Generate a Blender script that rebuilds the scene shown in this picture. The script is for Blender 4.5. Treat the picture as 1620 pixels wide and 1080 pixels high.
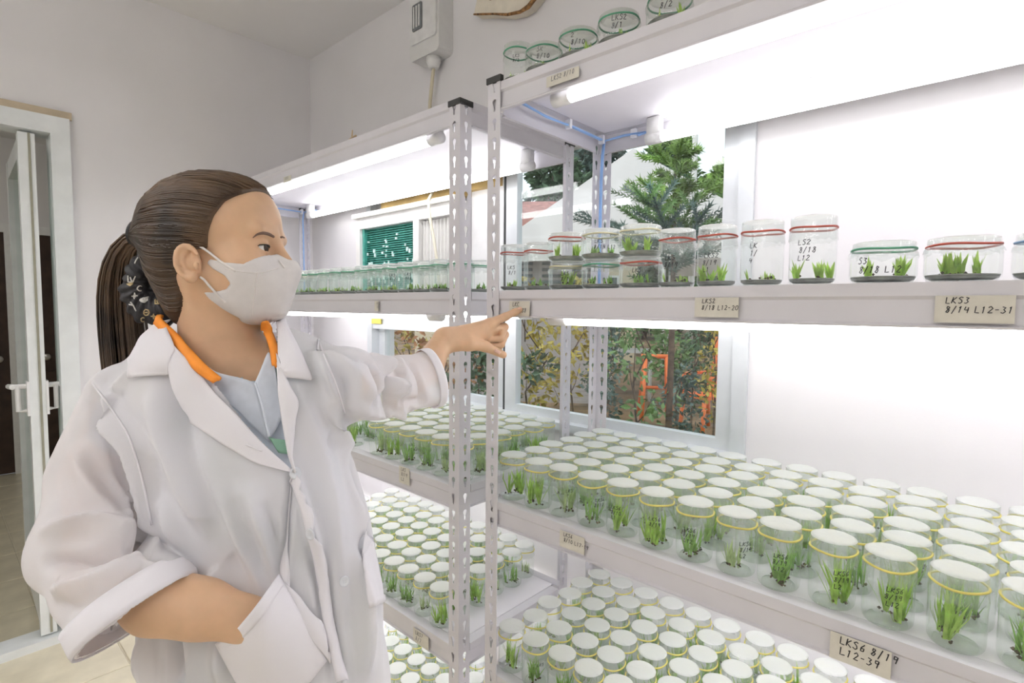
import bpy, bmesh, math, random
import numpy as np
from mathutils import Vector, Matrix

for _o in list(bpy.data.objects):
    bpy.data.objects.remove(_o)
scene = bpy.context.scene
col = scene.collection

# ------------------------------------------------------------------ camera
F_PX, PITCH, YAW, ROLL, CAM_H = 850.1, math.radians(3.62), math.radians(42.5), math.radians(0.51), 1.44
_F = Vector((-math.sin(YAW)*math.cos(PITCH), math.cos(YAW)*math.cos(PITCH), -math.sin(PITCH)))
_r = Vector((math.cos(YAW), math.sin(YAW), 0)); _u = _r.cross(_F)
CR = _r*math.cos(ROLL) + _u*math.sin(ROLL)
CU = -_r*math.sin(ROLL) + _u*math.cos(ROLL)
CF = _F
CAM = Vector((0, 0, CAM_H))
cam_data = bpy.data.cameras.new('camera')
cam = bpy.data.objects.new('camera', cam_data); col.objects.link(cam)
cam_data.sensor_width = 36.0
cam_data.lens = 36.0*F_PX/1620.0
cam_data.clip_start = 0.02
_m = Matrix((CR, CU, -CF)).transposed().to_4x4(); _m.translation = CAM
cam.matrix_world = _m
scene.camera = cam

# ------------------------------------------------------------------ sky, exposure
scene.view_settings.view_transform = 'Standard'
scene.view_settings.look = 'None'
scene.view_settings.gamma = 1.0
scene.view_settings.use_curve_mapping = False
scene.view_settings.exposure = 0.0
world = bpy.data.worlds.new('overcast'); scene.world = world
world.use_nodes = True
_bg = world.node_tree.nodes['Background']
_bg.inputs[0].default_value = (0.86, 0.93, 1.0, 1); _bg.inputs[1].default_value = 1.5
_sun = bpy.data.lights.new('sun', 'SUN'); _sun.energy = 1.2; _sun.angle = 0.6; _sun.color = (1, .96, .88)
sun = bpy.data.objects.new('sun', _sun); col.objects.link(sun)
sun.rotation_euler = (math.radians(38), math.radians(-20), 0)
scene.cycles.max_bounces = 10
scene.cycles.diffuse_bounces = 5
scene.cycles.glossy_bounces = 4
scene.cycles.transmission_bounces = 8
scene.cycles.transparent_max_bounces = 64
scene.cycles.caustics_reflective = False
scene.cycles.caustics_refractive = False
scene.cycles.sample_clamp_indirect = 6.0
TUBE_L = 9.5      # rack tube lamps
CEIL_L = 6.5       # unseen ceiling lamps, added to fill the room

def ray(px, py):
    return CF + CR*((px-810)/F_PX) - CU*((py-540)/F_PX)
def atY(px, py, Y):
    d = ray(px, py); return CAM + d*(Y/d.y)
def atX(px, py, X):
    d = ray(px, py); return CAM + d*(X/d.x)
def P(px, py, z):                       # point at camera depth z
    return CAM + ray(px, py)*z
def project(p):
    d = Vector(p)-CAM; z = d.dot(CF)
    return (810+F_PX*d.dot(CR)/z, 540-F_PX*d.dot(CU)/z, z) if z > .01 else (-9e3, -9e3, z)

# ------------------------------------------------------------------ materials
MATS = {}
def mat(name, color, rough=.5, metal=0., var=.04, vscale=30., bump=0., bscale=60., spec=.5, emis=None, emis_s=0., sub=0.):
    if name in MATS: return MATS[name]
    m = bpy.data.materials.new(name); m.use_nodes = True
    nt = m.node_tree; b = nt.nodes['Principled BSDF']
    b.inputs['Roughness'].default_value = rough; b.inputs['Metallic'].default_value = metal
    b.inputs['Specular IOR Level'].default_value = spec
    tc = nt.nodes.new('ShaderNodeTexCoord')
    n = nt.nodes.new('ShaderNodeTexNoise'); n.inputs['Scale'].default_value = vscale; n.inputs['Detail'].default_value = 3
    nt.links.new(tc.outputs['Object'], n.inputs['Vector'])
    rp = nt.nodes.new('ShaderNodeValToRGB')
    c = np.array(color[:3], float)
    rp.color_ramp.elements[0].color = (*np.clip(c*(1-var*2), 0, 1), 1); rp.color_ramp.elements[0].position = .3
    rp.color_ramp.elements[1].color = (*np.clip(c*(1+var), 0, 1), 1); rp.color_ramp.elements[1].position = .7
    nt.links.new(n.outputs['Fac'], rp.inputs['Fac']); nt.links.new(rp.outputs['Color'], b.inputs['Base Color'])
    if bump:
        n2 = nt.nodes.new('ShaderNodeTexNoise'); n2.inputs['Scale'].default_value = bscale; n2.inputs['Detail'].default_value = 4
        nt.links.new(tc.outputs['Object'], n2.inputs['Vector'])
        bp = nt.nodes.new('ShaderNodeBump'); bp.inputs['Strength'].default_value = bump; bp.inputs['Distance'].default_value = .01
        nt.links.new(n2.outputs['Fac'], bp.inputs['Height']); nt.links.new(bp.outputs['Normal'], b.inputs['Normal'])
    if emis:
        b.inputs['Emission Color'].default_value = (*emis, 1); b.inputs['Emission Strength'].default_value = emis_s
    if sub:
        b.inputs['Subsurface Weight'].default_value = sub
        b.inputs['Subsurface Radius'].default_value = (.012, .005, .003); b.inputs['Subsurface Scale'].default_value = .5
    MATS[name] = m; return m

def thin_glass(name, tint=(.97, .99, .98), rough=.02, ior=1.45, refl=1.0, haze=0., haze_col=(.9, .95, .92), bump=0., bscale=80.):
    """thin clear sheet: passes light straight, mirrors by Fresnel, with a little milky haze"""
    if name in MATS: return MATS[name]
    m = bpy.data.materials.new(name); m.use_nodes = True; nt = m.node_tree
    for n in list(nt.nodes): nt.nodes.remove(n)
    out = nt.nodes.new('ShaderNodeOutputMaterial')
    tr = nt.nodes.new('ShaderNodeBsdfTransparent'); tr.inputs[0].default_value = (*tint, 1)
    gl = nt.nodes.new('ShaderNodeBsdfGlossy'); gl.inputs['Roughness'].default_value = rough
    gl.inputs[0].default_value = (refl, refl, refl, 1)
    lw = nt.nodes.new('ShaderNodeLayerWeight'); lw.inputs[0].default_value = .5      # Schlick curve, alike for both faces
    pw = nt.nodes.new('ShaderNodeMath'); pw.operation = 'POWER'; pw.inputs[1].default_value = 5.0
    fr = nt.nodes.new('ShaderNodeMath'); fr.operation = 'MULTIPLY_ADD'; f0 = ((ior-1)/(ior+1))**2
    nt.links.new(lw.outputs['Facing'], pw.inputs[0]); nt.links.new(pw.outputs[0], fr.inputs[0]); fr.inputs[1].default_value = 1-f0; fr.inputs[2].default_value = f0
    mx = nt.nodes.new('ShaderNodeMixShader')
    nt.links.new(fr.outputs[0], mx.inputs[0]); nt.links.new(tr.outputs[0], mx.inputs[1]); nt.links.new(gl.outputs[0], mx.inputs[2])
    last = mx
    tc = nt.nodes.new('ShaderNodeTexCoord')
    if haze:
        df = nt.nodes.new('ShaderNodeBsdfDiffuse'); df.inputs[0].default_value = (*haze_col, 1)
        tl = nt.nodes.new('ShaderNodeBsdfTranslucent'); tl.inputs[0].default_value = (*haze_col, 1)
        m3 = nt.nodes.new('ShaderNodeMixShader'); m3.inputs[0].default_value = .5
        nt.links.new(df.outputs[0], m3.inputs[1]); nt.links.new(tl.outputs[0], m3.inputs[2])
        m2 = nt.nodes.new('ShaderNodeMixShader')
        n = nt.nodes.new('ShaderNodeTexNoise'); n.inputs['Scale'].default_value = 55; n.inputs['Detail'].default_value = 5
        mr = nt.nodes.new('ShaderNodeMapRange'); mr.inputs['From Min'].default_value = .3; mr.inputs['From Max'].default_value = .75
        mr.inputs['To Min'].default_value = haze*.5; mr.inputs['To Max'].default_value = haze*1.5
        nt.links.new(tc.outputs['Object'], n.inputs['Vector']); nt.links.new(n.outputs['Fac'], mr.inputs['Value'])
        nt.links.new(mr.outputs[0], m2.inputs[0]); nt.links.new(mx.outputs[0], m2.inputs[1]); nt.links.new(m3.outputs[0], m2.inputs[2])
        last = m2
    if bump:
        n2 = nt.nodes.new('ShaderNodeTexNoise'); n2.inputs['Scale'].default_value = bscale; n2.inputs['Detail'].default_value = 3
        bp = nt.nodes.new('ShaderNodeBump'); bp.inputs['Strength'].default_value = bump; bp.inputs['Distance'].default_value = .01
        nt.links.new(tc.outputs['Object'], n2.inputs['Vector']); nt.links.new(n2.outputs['Fac'], bp.inputs['Height'])
        nt.links.new(bp.outputs['Normal'], gl.inputs['Normal'])
    nt.links.new(last.outputs[0], out.inputs[0])
    MATS[name] = m; return m

def emission(name, color, strength):
    m = bpy.data.materials.new(name); m.use_nodes = True; nt = m.node_tree
    for n in list(nt.nodes): nt.nodes.remove(n)
    out = nt.nodes.new('ShaderNodeOutputMaterial'); e = nt.nodes.new('ShaderNodeEmission')
    e.inputs[0].default_value = (*color, 1); e.inputs[1].default_value = strength
    nt.links.new(e.outputs[0], out.inputs[0]); MATS[name] = m; return m

# ------------------------------------------------------------------ mesh helpers
class MB:
    def __init__(s): s.v = []; s.f = []
    def add(s, vs, fs):
        o = len(s.v); s.v += [tuple(map(float, q)) for q in vs]; s.f += [tuple(i+o for i in q) for q in fs]; return s
    def box(s, x0, x1, y0, y1, z0, z1):
        return s.add([(x0,y0,z0),(x1,y0,z0),(x1,y1,z0),(x0,y1,z0),(x0,y0,z1),(x1,y0,z1),(x1,y1,z1),(x0,y1,z1)],
                     [(0,3,2,1),(4,5,6,7),(0,1,5,4),(1,2,6,5),(2,3,7,6),(3,0,4,7)])
    def quad(s, a, b, c, d): return s.add([a,b,c,d], [(0,1,2,3)])
    def lathe(s, prof, n=16, cx=0, cy=0, cap0=True, cap1=True, wob=None):
        o = []
        for k, (r, z) in enumerate(prof):
            for i in range(n):
                a = 2*math.pi*i/n; rr = r*(wob(a, k) if wob else 1)
                o.append((cx+rr*math.cos(a), cy+rr*math.sin(a), z))
        f = []
        for k in range(len(prof)-1):
            for i in range(n):
                j = (i+1) % n; f.append((k*n+i, k*n+j, (k+1)*n+j, (k+1)*n+i))
        if cap0: f.append(tuple(range(n-1, -1, -1)))
        if cap1: f.append(tuple(range((len(prof)-1)*n, len(prof)*n)))
        return s.add(o, f)
    def tube(s, pts, rad, n=8, caps=True):
        pts = [Vector(p) for p in pts]; m = len(pts)
        rads = rad if isinstance(rad, (list, tuple, np.ndarray)) else [rad]*m
        up = None; vs = []
        for i, p in enumerate(pts):
            t = (pts[min(i+1, m-1)]-pts[max(i-1, 0)])
            if t.length < 1e-9: t = Vector((0,0,1))
            t.normalize()
            if up is None:
                up = t.orthogonal().normalized()
            else:
                up = (up - t*up.dot(t));
                up = up.normalized() if up.length > 1e-6 else t.orthogonal().normalized()
            w = t.cross(up)
            for k in range(n):
                a = 2*math.pi*k/n
                vs.append(p + (up*math.cos(a)+w*math.sin(a))*rads[i])
        fs = []
        for i in range(m-1):
            for k in range(n):
                j = (k+1) % n; fs.append((i*n+k, i*n+j, (i+1)*n+j, (i+1)*n+k))
        if caps: fs += [tuple(range(n-1, -1, -1)), tuple(range((m-1)*n, m*n))]
        return s.add(vs, fs)
    def prism(s, poly, axis, a0, a1):          # polygon in the other two axes, extruded along axis
        n = len(poly); vs = []
        for a in (a0, a1):
            for (p, q) in poly:
                vs.append({'x': (a,p,q), 'y': (p,a,q), 'z': (p,q,a)}[axis])
        fs = [tuple(range(n-1, -1, -1)), tuple(range(n, 2*n))]
        for i in range(n):
            j = (i+1) % n; fs.append((i, j, n+j, n+i))
        return s.add(vs, fs)
    def mesh(s, name, m, smooth=False, fix=True):
        me = bpy.data.meshes.new(name); me.from_pydata(s.v, [], s.f)
        if fix:
            bm = bmesh.new(); bm.from_mesh(me); bmesh.ops.recalc_face_normals(bm, faces=bm.faces); bm.to_mesh(me); bm.free()
        if m is not None: me.materials.append(m)
        if smooth: me.polygons.foreach_set('use_smooth', [True]*len(me.polygons))
        return me
    def build(s, name, m, parent=None, smooth=False, loc=None, fix=True):
        return obj(name, s.mesh(name, m, smooth, fix), parent, loc)
def obj(name, me, parent=None, loc=None, rotz=0):
    o = bpy.data.objects.new(name, me); col.objects.link(o)
    if parent is not None: o.parent = parent
    if loc is not None: o.location = loc
    if rotz: o.rotation_euler.z = rotz
    return o
def tag(o, label=None, cat=None, group=None, kind=None):
    if label: o['label'] = label
    if cat: o['category'] = cat
    if group: o['group'] = group
    if kind: o['kind'] = kind
    return o
def empty(name, loc=(0,0,0), rotz=0, **k):
    o = bpy.data.objects.new(name, None); col.objects.link(o); o.location = loc; o.rotation_euler.z = rotz
    o.empty_display_size = .05
    return tag(o, **k)
def struct(o, label=None, cat=None): return tag(o, label, cat, kind='structure')
rnd = random.Random(7)
# ------------------------------------------------------------------ the room
XL, YB, CEIL = -2.917, 1.50, 2.80
XR, YFr = 1.75, -2.3
M_wall = mat('wall_paint', (.80, .785, .79), .75, var=.015, vscale=3, bump=.03, bscale=120)
M_ceil = mat('ceiling_paint', (.87, .86, .85), .8, var=.01, vscale=3)
M_alu = mat('aluminium_frame', (.70, .73, .75), .38, metal=.25, var=.03, vscale=12)
M_aluw = mat('white_aluminium', (.80, .83, .83), .35, var=.03, vscale=12)
M_tile = mat('cream_tile', (.74, .68, .52), .22, var=.05, vscale=9)
M_grout = mat('tile_grout', (.62, .57, .45), .8, var=.05)
M_brown = mat('dark_brown_door', (.055, .030, .022), .4, var=.15, vscale=14)
M_white = mat('white_gloss_paint', (.83, .83, .83), .4, var=.02)
M_dark = mat('dark_gasket', (.05, .055, .055), .6)
M_pane = thin_glass('window_glass', (.95, .975, .965), .01, 1.5)
M_tint = thin_glass('green_door_glass', (.72, .84, .80), .02, 1.5)

w = MB().box(XL-.15, -2.345, YB, YB+.15, 0, CEIL)
w.box(-.505, XR+.15, YB, YB+.15, 0, CEIL).box(-2.345, -.505, YB, YB+.15, 0, 1.02).box(-2.345, -.505, YB, YB+.15, 2.06, CEIL)
struct(w.build('wall_back', M_wall, fix=False), 'white painted wall with the window behind the racks', 'wall')
DY0, DY1, DH = -.52, .435, 2.20          # doorway in the left wall
w = MB().box(XL-.15, XL, DY1, YB, 0, CEIL).box(XL-.15, XL, YFr-.15, DY0, 0, CEIL).box(XL-.15, XL, DY0, DY1, DH, CEIL)
struct(w.build('wall_left', M_wall, fix=False), 'white painted wall holding the aluminium doorway', 'wall')
struct(MB().box(XR, XR+.15, YFr-.15, YB, 0, CEIL).build('wall_right', M_wall), 'white painted side wall beyond the racks', 'wall')
struct(MB().box(XL, XR, YFr-.15, YFr, 0, CEIL).build('wall_front', M_wall), 'white painted wall facing the racks', 'wall')
struct(MB().box(XL-.15, XR+.15, YFr-.15, YB+.15, CEIL, CEIL+.1).build('ceiling', M_ceil), 'flat white painted ceiling above the racks', 'ceiling')

def tiled_floor(x0, x1, y0, y1, label):
    f = struct(MB().box(x0, x1, y0, y1, -.1, -.004).build('floor', M_grout), label, 'floor')
    T, g = .40, .003; me = {}
    nx, ny = math.ceil((x1-x0)/T), math.ceil((y1-y0)/T)
    for i in range(nx):
        for j in range(ny):
            a0, b0 = x0+i*T, y0+j*T; sx, sy = min(T, x1-a0), min(T, y1-b0)
            if sx < .03 or sy < .03: continue
            k = (round(sx, 3), round(sy, 3))
            if k not in me:
                b = MB(); e = .002
                b.add([(g,g,-.006),(sx-g,g,-.006),(sx-g,sy-g,-.006),(g,sy-g,-.006),(g,g,-e),(sx-g,g,-e),(sx-g,sy-g,-e),(g,sy-g,-e),
                       (g+e,g+e,0),(sx-g-e,g+e,0),(sx-g-e,sy-g-e,0),(g+e,sy-g-e,0)],
                      [(3,2,1,0)]+[(q,(q+1)%4,4+(q+1)%4,4+q) for q in range(4)]+[(4+q,4+(q+1)%4,8+(q+1)%4,8+q) for q in range(4)]+[(8,9,10,11)])
                me[k] = b.mesh('floor_tile', M_tile)
            o = obj('floor_tile', me[k], f, (a0, b0, 0))
tiled_floor(XL, XR, YFr, YB, 'cream ceramic tile floor of the rack room')
HX = -6.15
tiled_floor(HX, XL-.0, -2.1, 1.6, 'cream ceramic tile floor of the hallway through the doorway')

# hallway beyond the doorway
struct(MB().box(HX-.12, HX, -2.1, 1.6, 0, CEIL).build('wall_far', M_wall), 'white hallway wall with dark brown doors', 'wall')
struct(MB().box(HX, XL-.15, 1.6, 1.72, 0, CEIL).build('wall_hall', M_wall), 'white end wall of the hallway', 'wall')
struct(MB().box(HX, XL-.15, -2.22, -2.1, 0, CEIL).build('wall_hall', M_wall), 'white near end wall of the hallway', 'wall')
struct(MB().box(HX-.12, XL-.15, -2.22, 1.72, CEIL, CEIL+.1).build('ceiling', M_ceil), 'white hallway ceiling beyond the doorway', 'ceiling')
for (y0, y1, lab) in ((-.35, .46, 'dark brown hallway door with a round silver knob'), (.62, 1.38, 'dark brown hallway door beside the knobbed one')):
    d = struct(empty('door_2' if y0 < 0 else 'door_3', (HX, (y0+y1)/2, 0)), lab, 'door')
    MB().box(.002, .045, -(y1-y0)/2, (y1-y0)/2, .01, 2.02).build('leaf', M_brown, d)
    for s in (-1, 1):
        for (z0, z1) in ((.15, .85), (1.0, 1.85)):
            c = s*(y1-y0)/4; MB().box(.045, .055, c-.14, c+.14, z0, z1).build('panel', M_brown, d)
    b = MB(); h = (y1-y0)/2
    b.box(0, .06, -h-.06, -h, 0, 2.09).box(0, .06, h, h+.06, 0, 2.09).box(0, .06, -h, h, 2.02, 2.09)
    b.build('frame', M_white, d)
    k = MB(); k.lathe([(.028,0),(.028,.006),(.012,.01),(.012,.03),(.026,.035),(.03,.05),(.024,.064),(.0,.066)], 16, cap1=False)
    ko = k.build('knob', mat('brushed_steel', (.6,.58,.55), .3, metal=1), d, True)
    ko.rotation_euler = (0, math.pi/2, 0); ko.location = (.045, h-.07 if y0 < 0 else -h+.07, .98)
# unseen hallway ceiling lamp, strength raised to brighten the hall
hl = empty('unseen_ceiling_lamp', (-4.6, -.3, CEIL), label='unseen white round ceiling lamp brightening the hallway', cat='lamp')
MB().lathe([(.17,0),(.17,-.03),(.15,-.035)], 24).build('base', M_white, hl, True)
MB().lathe([(.15,-.035),(.14,-.06),(.09,-.085),(.0,-.095)], 24, cap0=False, cap1=False).build('diffuser', emission('unseen_hall_lamp', (1,.97,.9), 40), hl, True)

# aluminium doorway
d1 = struct(empty('door_1', (XL, (DY0+DY1)/2, 0)), 'white aluminium doorway with an open glass leaf', 'door')
def dpart(name, b, m=M_aluw, parent=d1):
    o = b.build(name, m, None, fix=False); o.parent = parent
    o.matrix_parent_inverse = Matrix.Translation(parent.location).inverted(); return o
X0, X1 = XL-.09, XL+.025
dpart('jamb', MB().box(X0, X1, .372, DY1, 0, DH))
dpart('jamb', MB().box(X0, X1, DY0, DY0+.06, 0, DH))
dpart('head', MB().box(X0, X1, DY0+.06, .372, DH-.07, DH))
dpart('threshold', MB().box(X0, X1, DY0+.06, .372, 0, .035))
dpart('architrave', MB().box(XL, XL+.012, DY0-.02, DY1+.01, DH, DH+.03), mat('raw_wood_trim', (.55,.46,.33), .6))
# leaf standing open into the hallway
leaf = empty('glass_leaf'); leaf.parent = d1; leaf.location = (0, .30-(DY0+DY1)/2, 0)
L = .74
def lpart(name, b, m=M_aluw): return b.build(name, m, leaf, fix=False)
leaf.rotation_euler.z = math.radians(-1.5)
lpart('stile', MB().box(-.062, .0, -.026, .026, .045, 2.12)); lpart('stile', MB().box(-L, -L+.062, -.022, .022, .045, 2.12))
lpart('rail', MB().box(-L+.062, -.062, -.02, .02, 2.04, 2.12)); lpart('rail', MB().box(-L+.062, -.062, -.02, .02, .045, .19))
lpart('pane', MB().box(-L+.06, -.06, -.003, .003, .18, 2.05), M_tint)
lpart('gasket', MB().box(.0, .003, .004, .012, .05, 2.12), mat('olive_gasket', (.32,.31,.24), .7))
for s in (-1, 1):
    b = MB(); b.box(-.05, .004, s*.026, s*.034, .98, 1.12); b.tube([(-.03, s*.03, 1.10), (-.03, s*.075, 1.10), (-.15, s*.08, 1.09)], .011, 8)
    b.tube([(-.03, s*.03, 1.0), (-.03, s*.06, 1.0), (-.03, s*.06, 1.1)], .009, 8); lpart('handle', b, M_white)

# window
win = struct(empty('window_1', ((-2.345-.505)/2, YB, 1.02)), 'grey aluminium two-panel window behind the racks', 'window')
def wpart(name, b, m=M_alu, parent=win):
    o = b.build(name, m, None, fix=False); o.parent = parent
    o.matrix_parent_inverse = Matrix.Translation(win.location).inverted(); return o
Ya, Yb2 = YB-.012, YB+.07
wpart('sill', MB().box(-2.345, -.505, Ya-.03, YB+.12, 1.02, 1.045)); wpart('head', MB().box(-2.345, -.505, Ya, Yb2, 2.02, 2.06))
wpart('jamb', MB().box(-2.345, -2.305, Ya, Yb2, 1.045, 2.02)); wpart('jamb', MB().box(-.545, -.505, Ya, Yb2, 1.045, 2.02))
# right sliding sash
for (a, b_) in ((-1.410, -1.355), (-.590, -.545)): wpart('stile', MB().box(a, b_, YB+.0, YB+.03, 1.045, 2.02))
wpart('rail', MB().box(-1.355, -.590, YB, YB+.03, 1.045, 1.075)); wpart('rail', MB().box(-1.355, -.590, YB, YB+.03, 1.98, 2.02))
wpart('pane', MB().box(-1.36, -.585, YB+.012, YB+.017, 1.07, 1.985), M_pane)
wpart('gasket', MB().box(-1.424, -1.410, YB+.004, YB+.03, 1.045, 2.02), M_dark)
# left sash: pane below, transom, infill above
for (a, b_) in ((-2.305, -2.255), (-1.475, -1.424)): wpart('stile', MB().box(a, b_, YB+.03, YB+.06, 1.045, 1.40))
wpart('rail', MB().box(-2.255, -1.475, YB+.03, YB+.06, 1.045, 1.075)); wpart('transom', MB().box(-2.305, -1.424, YB-.005, YB+.06, 1.33, 1.40))
wpart('pane', MB().box(-2.26, -1.47, YB+.042, YB+.047, 1.07, 1.34), M_pane)
wpart('infill_panel', MB().box(-1.60, -1.424, YB+.0, YB+.03, 1.40, 2.02), M_white)
wpart('infill_panel', MB().box(-2.305, -1.60, YB+.02, YB+.04, 1.40, 2.02), mat('grey_board', (.5,.5,.52), .7))
M_ply = mat('yellow_plywood', (.62, .43, .16), .6, var=.2, vscale=8)
wpart('wood_batten', MB().box(-2.17, -1.62, YB-.045, YB+.02, 1.885, 1.985), M_ply)
wpart('wood_batten', MB().box(-1.60, -1.43, YB-.03, YB, 1.90, 1.985), M_ply)
wpart('tape', MB().box(-2.30, -2.22, YB-.016, YB-.012, 1.355, 1.40), mat('yellow_tape', (.72,.6,.12), .6))

# window air conditioner with its coil showing
ac = empty('air_conditioner', (-1.985, YB-.05, 1.405), label='white window air conditioner with its teal cooling coil showing', cat='air conditioner')
M_acw = mat('air_conditioner_white', (.82, .81, .78), .45, var=.02)
b = MB(); yf = -.015
b.box(-.37, -.335, yf, .045, 0, .46).box(.335, .37, yf, .045, 0, .46).box(-.335, .335, yf, .045, .405, .46).box(-.335, .335, yf, .045, 0, .05)
b.box(.085, .125, yf, .045, .05, .405).box(-.335, .335, .040, .045, .05, .405)
b.build('housing', M_acw, ac, fix=False)
MB().box(-.375, .375, yf-.02, .0, .455, .475).build('top_ledge', mat('ledge_grey', (.66,.65,.6), .5), ac)
M_coil = mat('teal_coil', (.10, .46, .38), .35, metal=.2, var=.25, vscale=40)
MB().box(-.33, .085, .028, .040, .05, .405).build('coil_block', M_coil, ac)
fin = MB().box(-.33, .082, .012, .029, 0, .0035).mesh('coil_fin', M_coil)
for i in range(35): obj('coil_fin', fin, ac, (0, 0, .052+i*.0102))
b = MB()
for i in range(70):
    x = rnd.uniform(-.31, .06); z = .06+rnd.random()**1.4*.3; b.box(x, x+rnd.uniform(.005, .014), .007, .013, z, z+rnd.uniform(.004, .022))
b.build('coil_glint', mat('pale_glint', (.7, .9, .86), .3), ac)['kind'] = 'stuff'  # bright glints of the coil put in as pale flecks
MB().box(-.335, -.318, .0, .04, .05, .405).build('side_plate', M_coil, ac); MB().box(.068, .085, .0, .04, .05, .405).build('side_plate', M_coil, ac)
vane = MB().prism([(0,0),(.018,.033),(.022,.033),(.004,0)], 'z', .05, .40).mesh('air_vane', M_acw)
for i in range(9): obj('air_vane', vane, ac, (.13+i*.0225, .005, 0))
cord = MB().tube([(-1.76, YB-.060, 1.93), (-1.755, YB-.098, 1.87), (-1.745, YB-.096, 1.80), (-1.725, YB-.094, 1.72), (-1.70, YB-.092, 1.60), (-1.69, YB-.090, 1.50)], .006, 8).build('power_cord', mat('cream_cord', (.78,.74,.6), .5), None, True)
tag(cord, 'cream power cord hanging down in front of the air conditioner', 'cord')

# wall box with its cable
bx = empty('timer_box', (-1.81, YB, 2.465), label='white plastic electric timer box on the wall above the rack', cat='electric box')
def rbox(x0, x1, y0, y1, z0, z1, c=.012):
    poly = []
    for (cx, cz, a0) in ((x1-c, z1-c, 0), (x0+c, z1-c, 90), (x0+c, z0+c, 180), (x1-c, z0+c, 270)):
        for k in range(4):
            a = math.radians(a0+30*k); poly.append((cx+c*math.cos(a), cz+c*math.sin(a)))
    return MB().prism(poly, 'y', y0, y1)
M_box = mat('box_plastic', (.77, .77, .75), .4, var=.02)
rbox(-.095, .095, -.075, 0, .0, .29, .02).build('case', M_box, bx)
rbox(-.085, .085, -.083, -.075, .06, .28, .015).build('cover', mat('box_cover', (.8,.8,.79), .35), bx)
rbox(-.062, .0, -.0875, -.083, .11, .215, .006).build('display_window', mat('smoked_window', (.16,.17,.18), .15), bx)
sl = MB().box(-.004, .004, -.0905, -.0875, .12, .205).mesh('switch_lever', M_box)
for x in (-.048, -.031, -.014): obj('switch_lever', sl, bx, (x, 0, 0))
MB().lathe([(.03,0),(.03,-.02),(.022,-.04),(.018,-.045)], 14, .02, -.04).build('cable_gland', M_box, bx, True)
c0 = Vector((-1.79, YB-.04, 2.425))
tag(MB().tube([c0, c0+Vector((-.015,.005,-.04)), c0+Vector((-.05,.02,-.13)), c0+Vector((-.065,.03,-.24)), c0+Vector((-.06,.02,-.34)), c0+Vector((-.045,-.02,-.425))], .0075, 8).build('wall_cable', mat('yellowed_cable', (.66,.60,.44), .5), None, True),
    'yellowed cable drooping from the timer box to the rack top', 'cable')
# cream panel with rusty rim on the wall
pp = empty('wall_cover', (-1.37, YB, 2.5), label='cream curved cover with a rusty chipped rim on the wall', cat='cover')
pts = []
outl = [(-.175,.05),(-.13,.035),(-.07,.015),(0,-.012),(.06,-.024),(.10,-.02),(.135,.0),(.165,.035),(.185,.07),(.20,.25),(-.13,.25),(-.15,.12)]
MB().prism([(x, z) for x, z in outl], 'y', -.045, -.002).build('panel', mat('cream_board', (.78,.72,.60), .7, var=.06, vscale=18), pp)
MB().tube([(x, -.045, z) for x, z in outl[:9]], [.003,.004,.0035,.005,.006,.009,.008,.010,.006], 6).build('rusty_rim', mat('rust', (.34,.17,.06), .8, var=.4, vscale=80), pp, True)
MB().tube([(-.10,-.045,.09),(-.085,-.046,.075),(-.07,-.045,.07)], [.004,.008,.004], 6).build('rust_spot', MATS['rust'], pp, True)

# ceiling lamps added out of view, for soft light from the camera side
def unseen_ceiling_lamp(x, y, lab):
    e = empty('unseen_ceiling_lamp', (x, y, CEIL), label=lab, cat='lamp')
    MB().box(-.62, .62, -.02, .02, -.35, -.31).build('spine', M_white, e)
    for k in (-.45, .45): MB().tube([(k,0,-.315),(k,0,0)], .006, 8).build('rod', M_white, e, True)
    for k in (-.045, .045):
        MB().tube([(-.59,k,-.33),(.59,k,-.33)], .016, 12).build('tube', MATS.get('fill_tube') or emission('fill_tube', (1,.985,.97), CEIL_L*4), e, True)
unseen_ceiling_lamp(-1.5, -.9, 'added white twin tube ceiling lamp nearest the doorway')
unseen_ceiling_lamp(.5, -.9, 'added white twin tube ceiling lamp over the room middle')
unseen_ceiling_lamp(-.5, -1.8, 'added white twin tube ceiling lamp by the wall facing the racks')
# ------------------------------------------------------------------ the garden outside
M_soil = mat('brown_soil', (.27, .175, .10), .95, var=.35, vscale=1.2, bump=.5, bscale=6)
struct(MB().box(-40, 25, YB+.16, 60, -.25, -.06).build('ground', M_soil), 'bare brown garden soil outside the window', 'ground')
def leaf_mat(n, c): return mat(n, c, .55, var=.35, vscale=3)
ML = [leaf_mat('leaf_dark', (.11,.19,.10)), leaf_mat('leaf_mid', (.19,.33,.11)), leaf_mat('leaf_bright', (.34,.52,.13)),
      leaf_mat('leaf_yellow', (.58,.46,.08)), leaf_mat('leaf_blue', (.15,.23,.20)), leaf_mat('leaf_orange', (.55,.25,.09))]
M_bark = mat('bark', (.16,.11,.08), .9, var=.3, vscale=20, bump=.4)
def foliage(b, c, rad, n, size, rg, long=1.8, shell=.35):
    for _ in range(n):
        d = Vector((rg.gauss(0,1), rg.gauss(0,1), rg.gauss(0,1))).normalized()*(shell+(1-shell)*rg.random()**.5)
        p = Vector(c)+Vector((d.x*rad[0], d.y*rad[1], d.z*rad[2]))
        t = (d+Vector((rg.gauss(0,.6), rg.gauss(0,.6), rg.gauss(-.1,.5)))).normalized()
        s = t.orthogonal().normalized(); s = (s*math.cos(rg.random()*6)+t.cross(s)*math.sin(rg.random()*6)).normalized()
        L = size*rg.uniform(.6,1.3)*long; W = size*rg.uniform(.35,.6)
        nrm = t.cross(s)
        b.add([p, p+t*L*.5+s*W+nrm*W*.3, p+t*L, p+t*L*.5-s*W+nrm*W*.3], [(0,1,2,3)])
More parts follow.
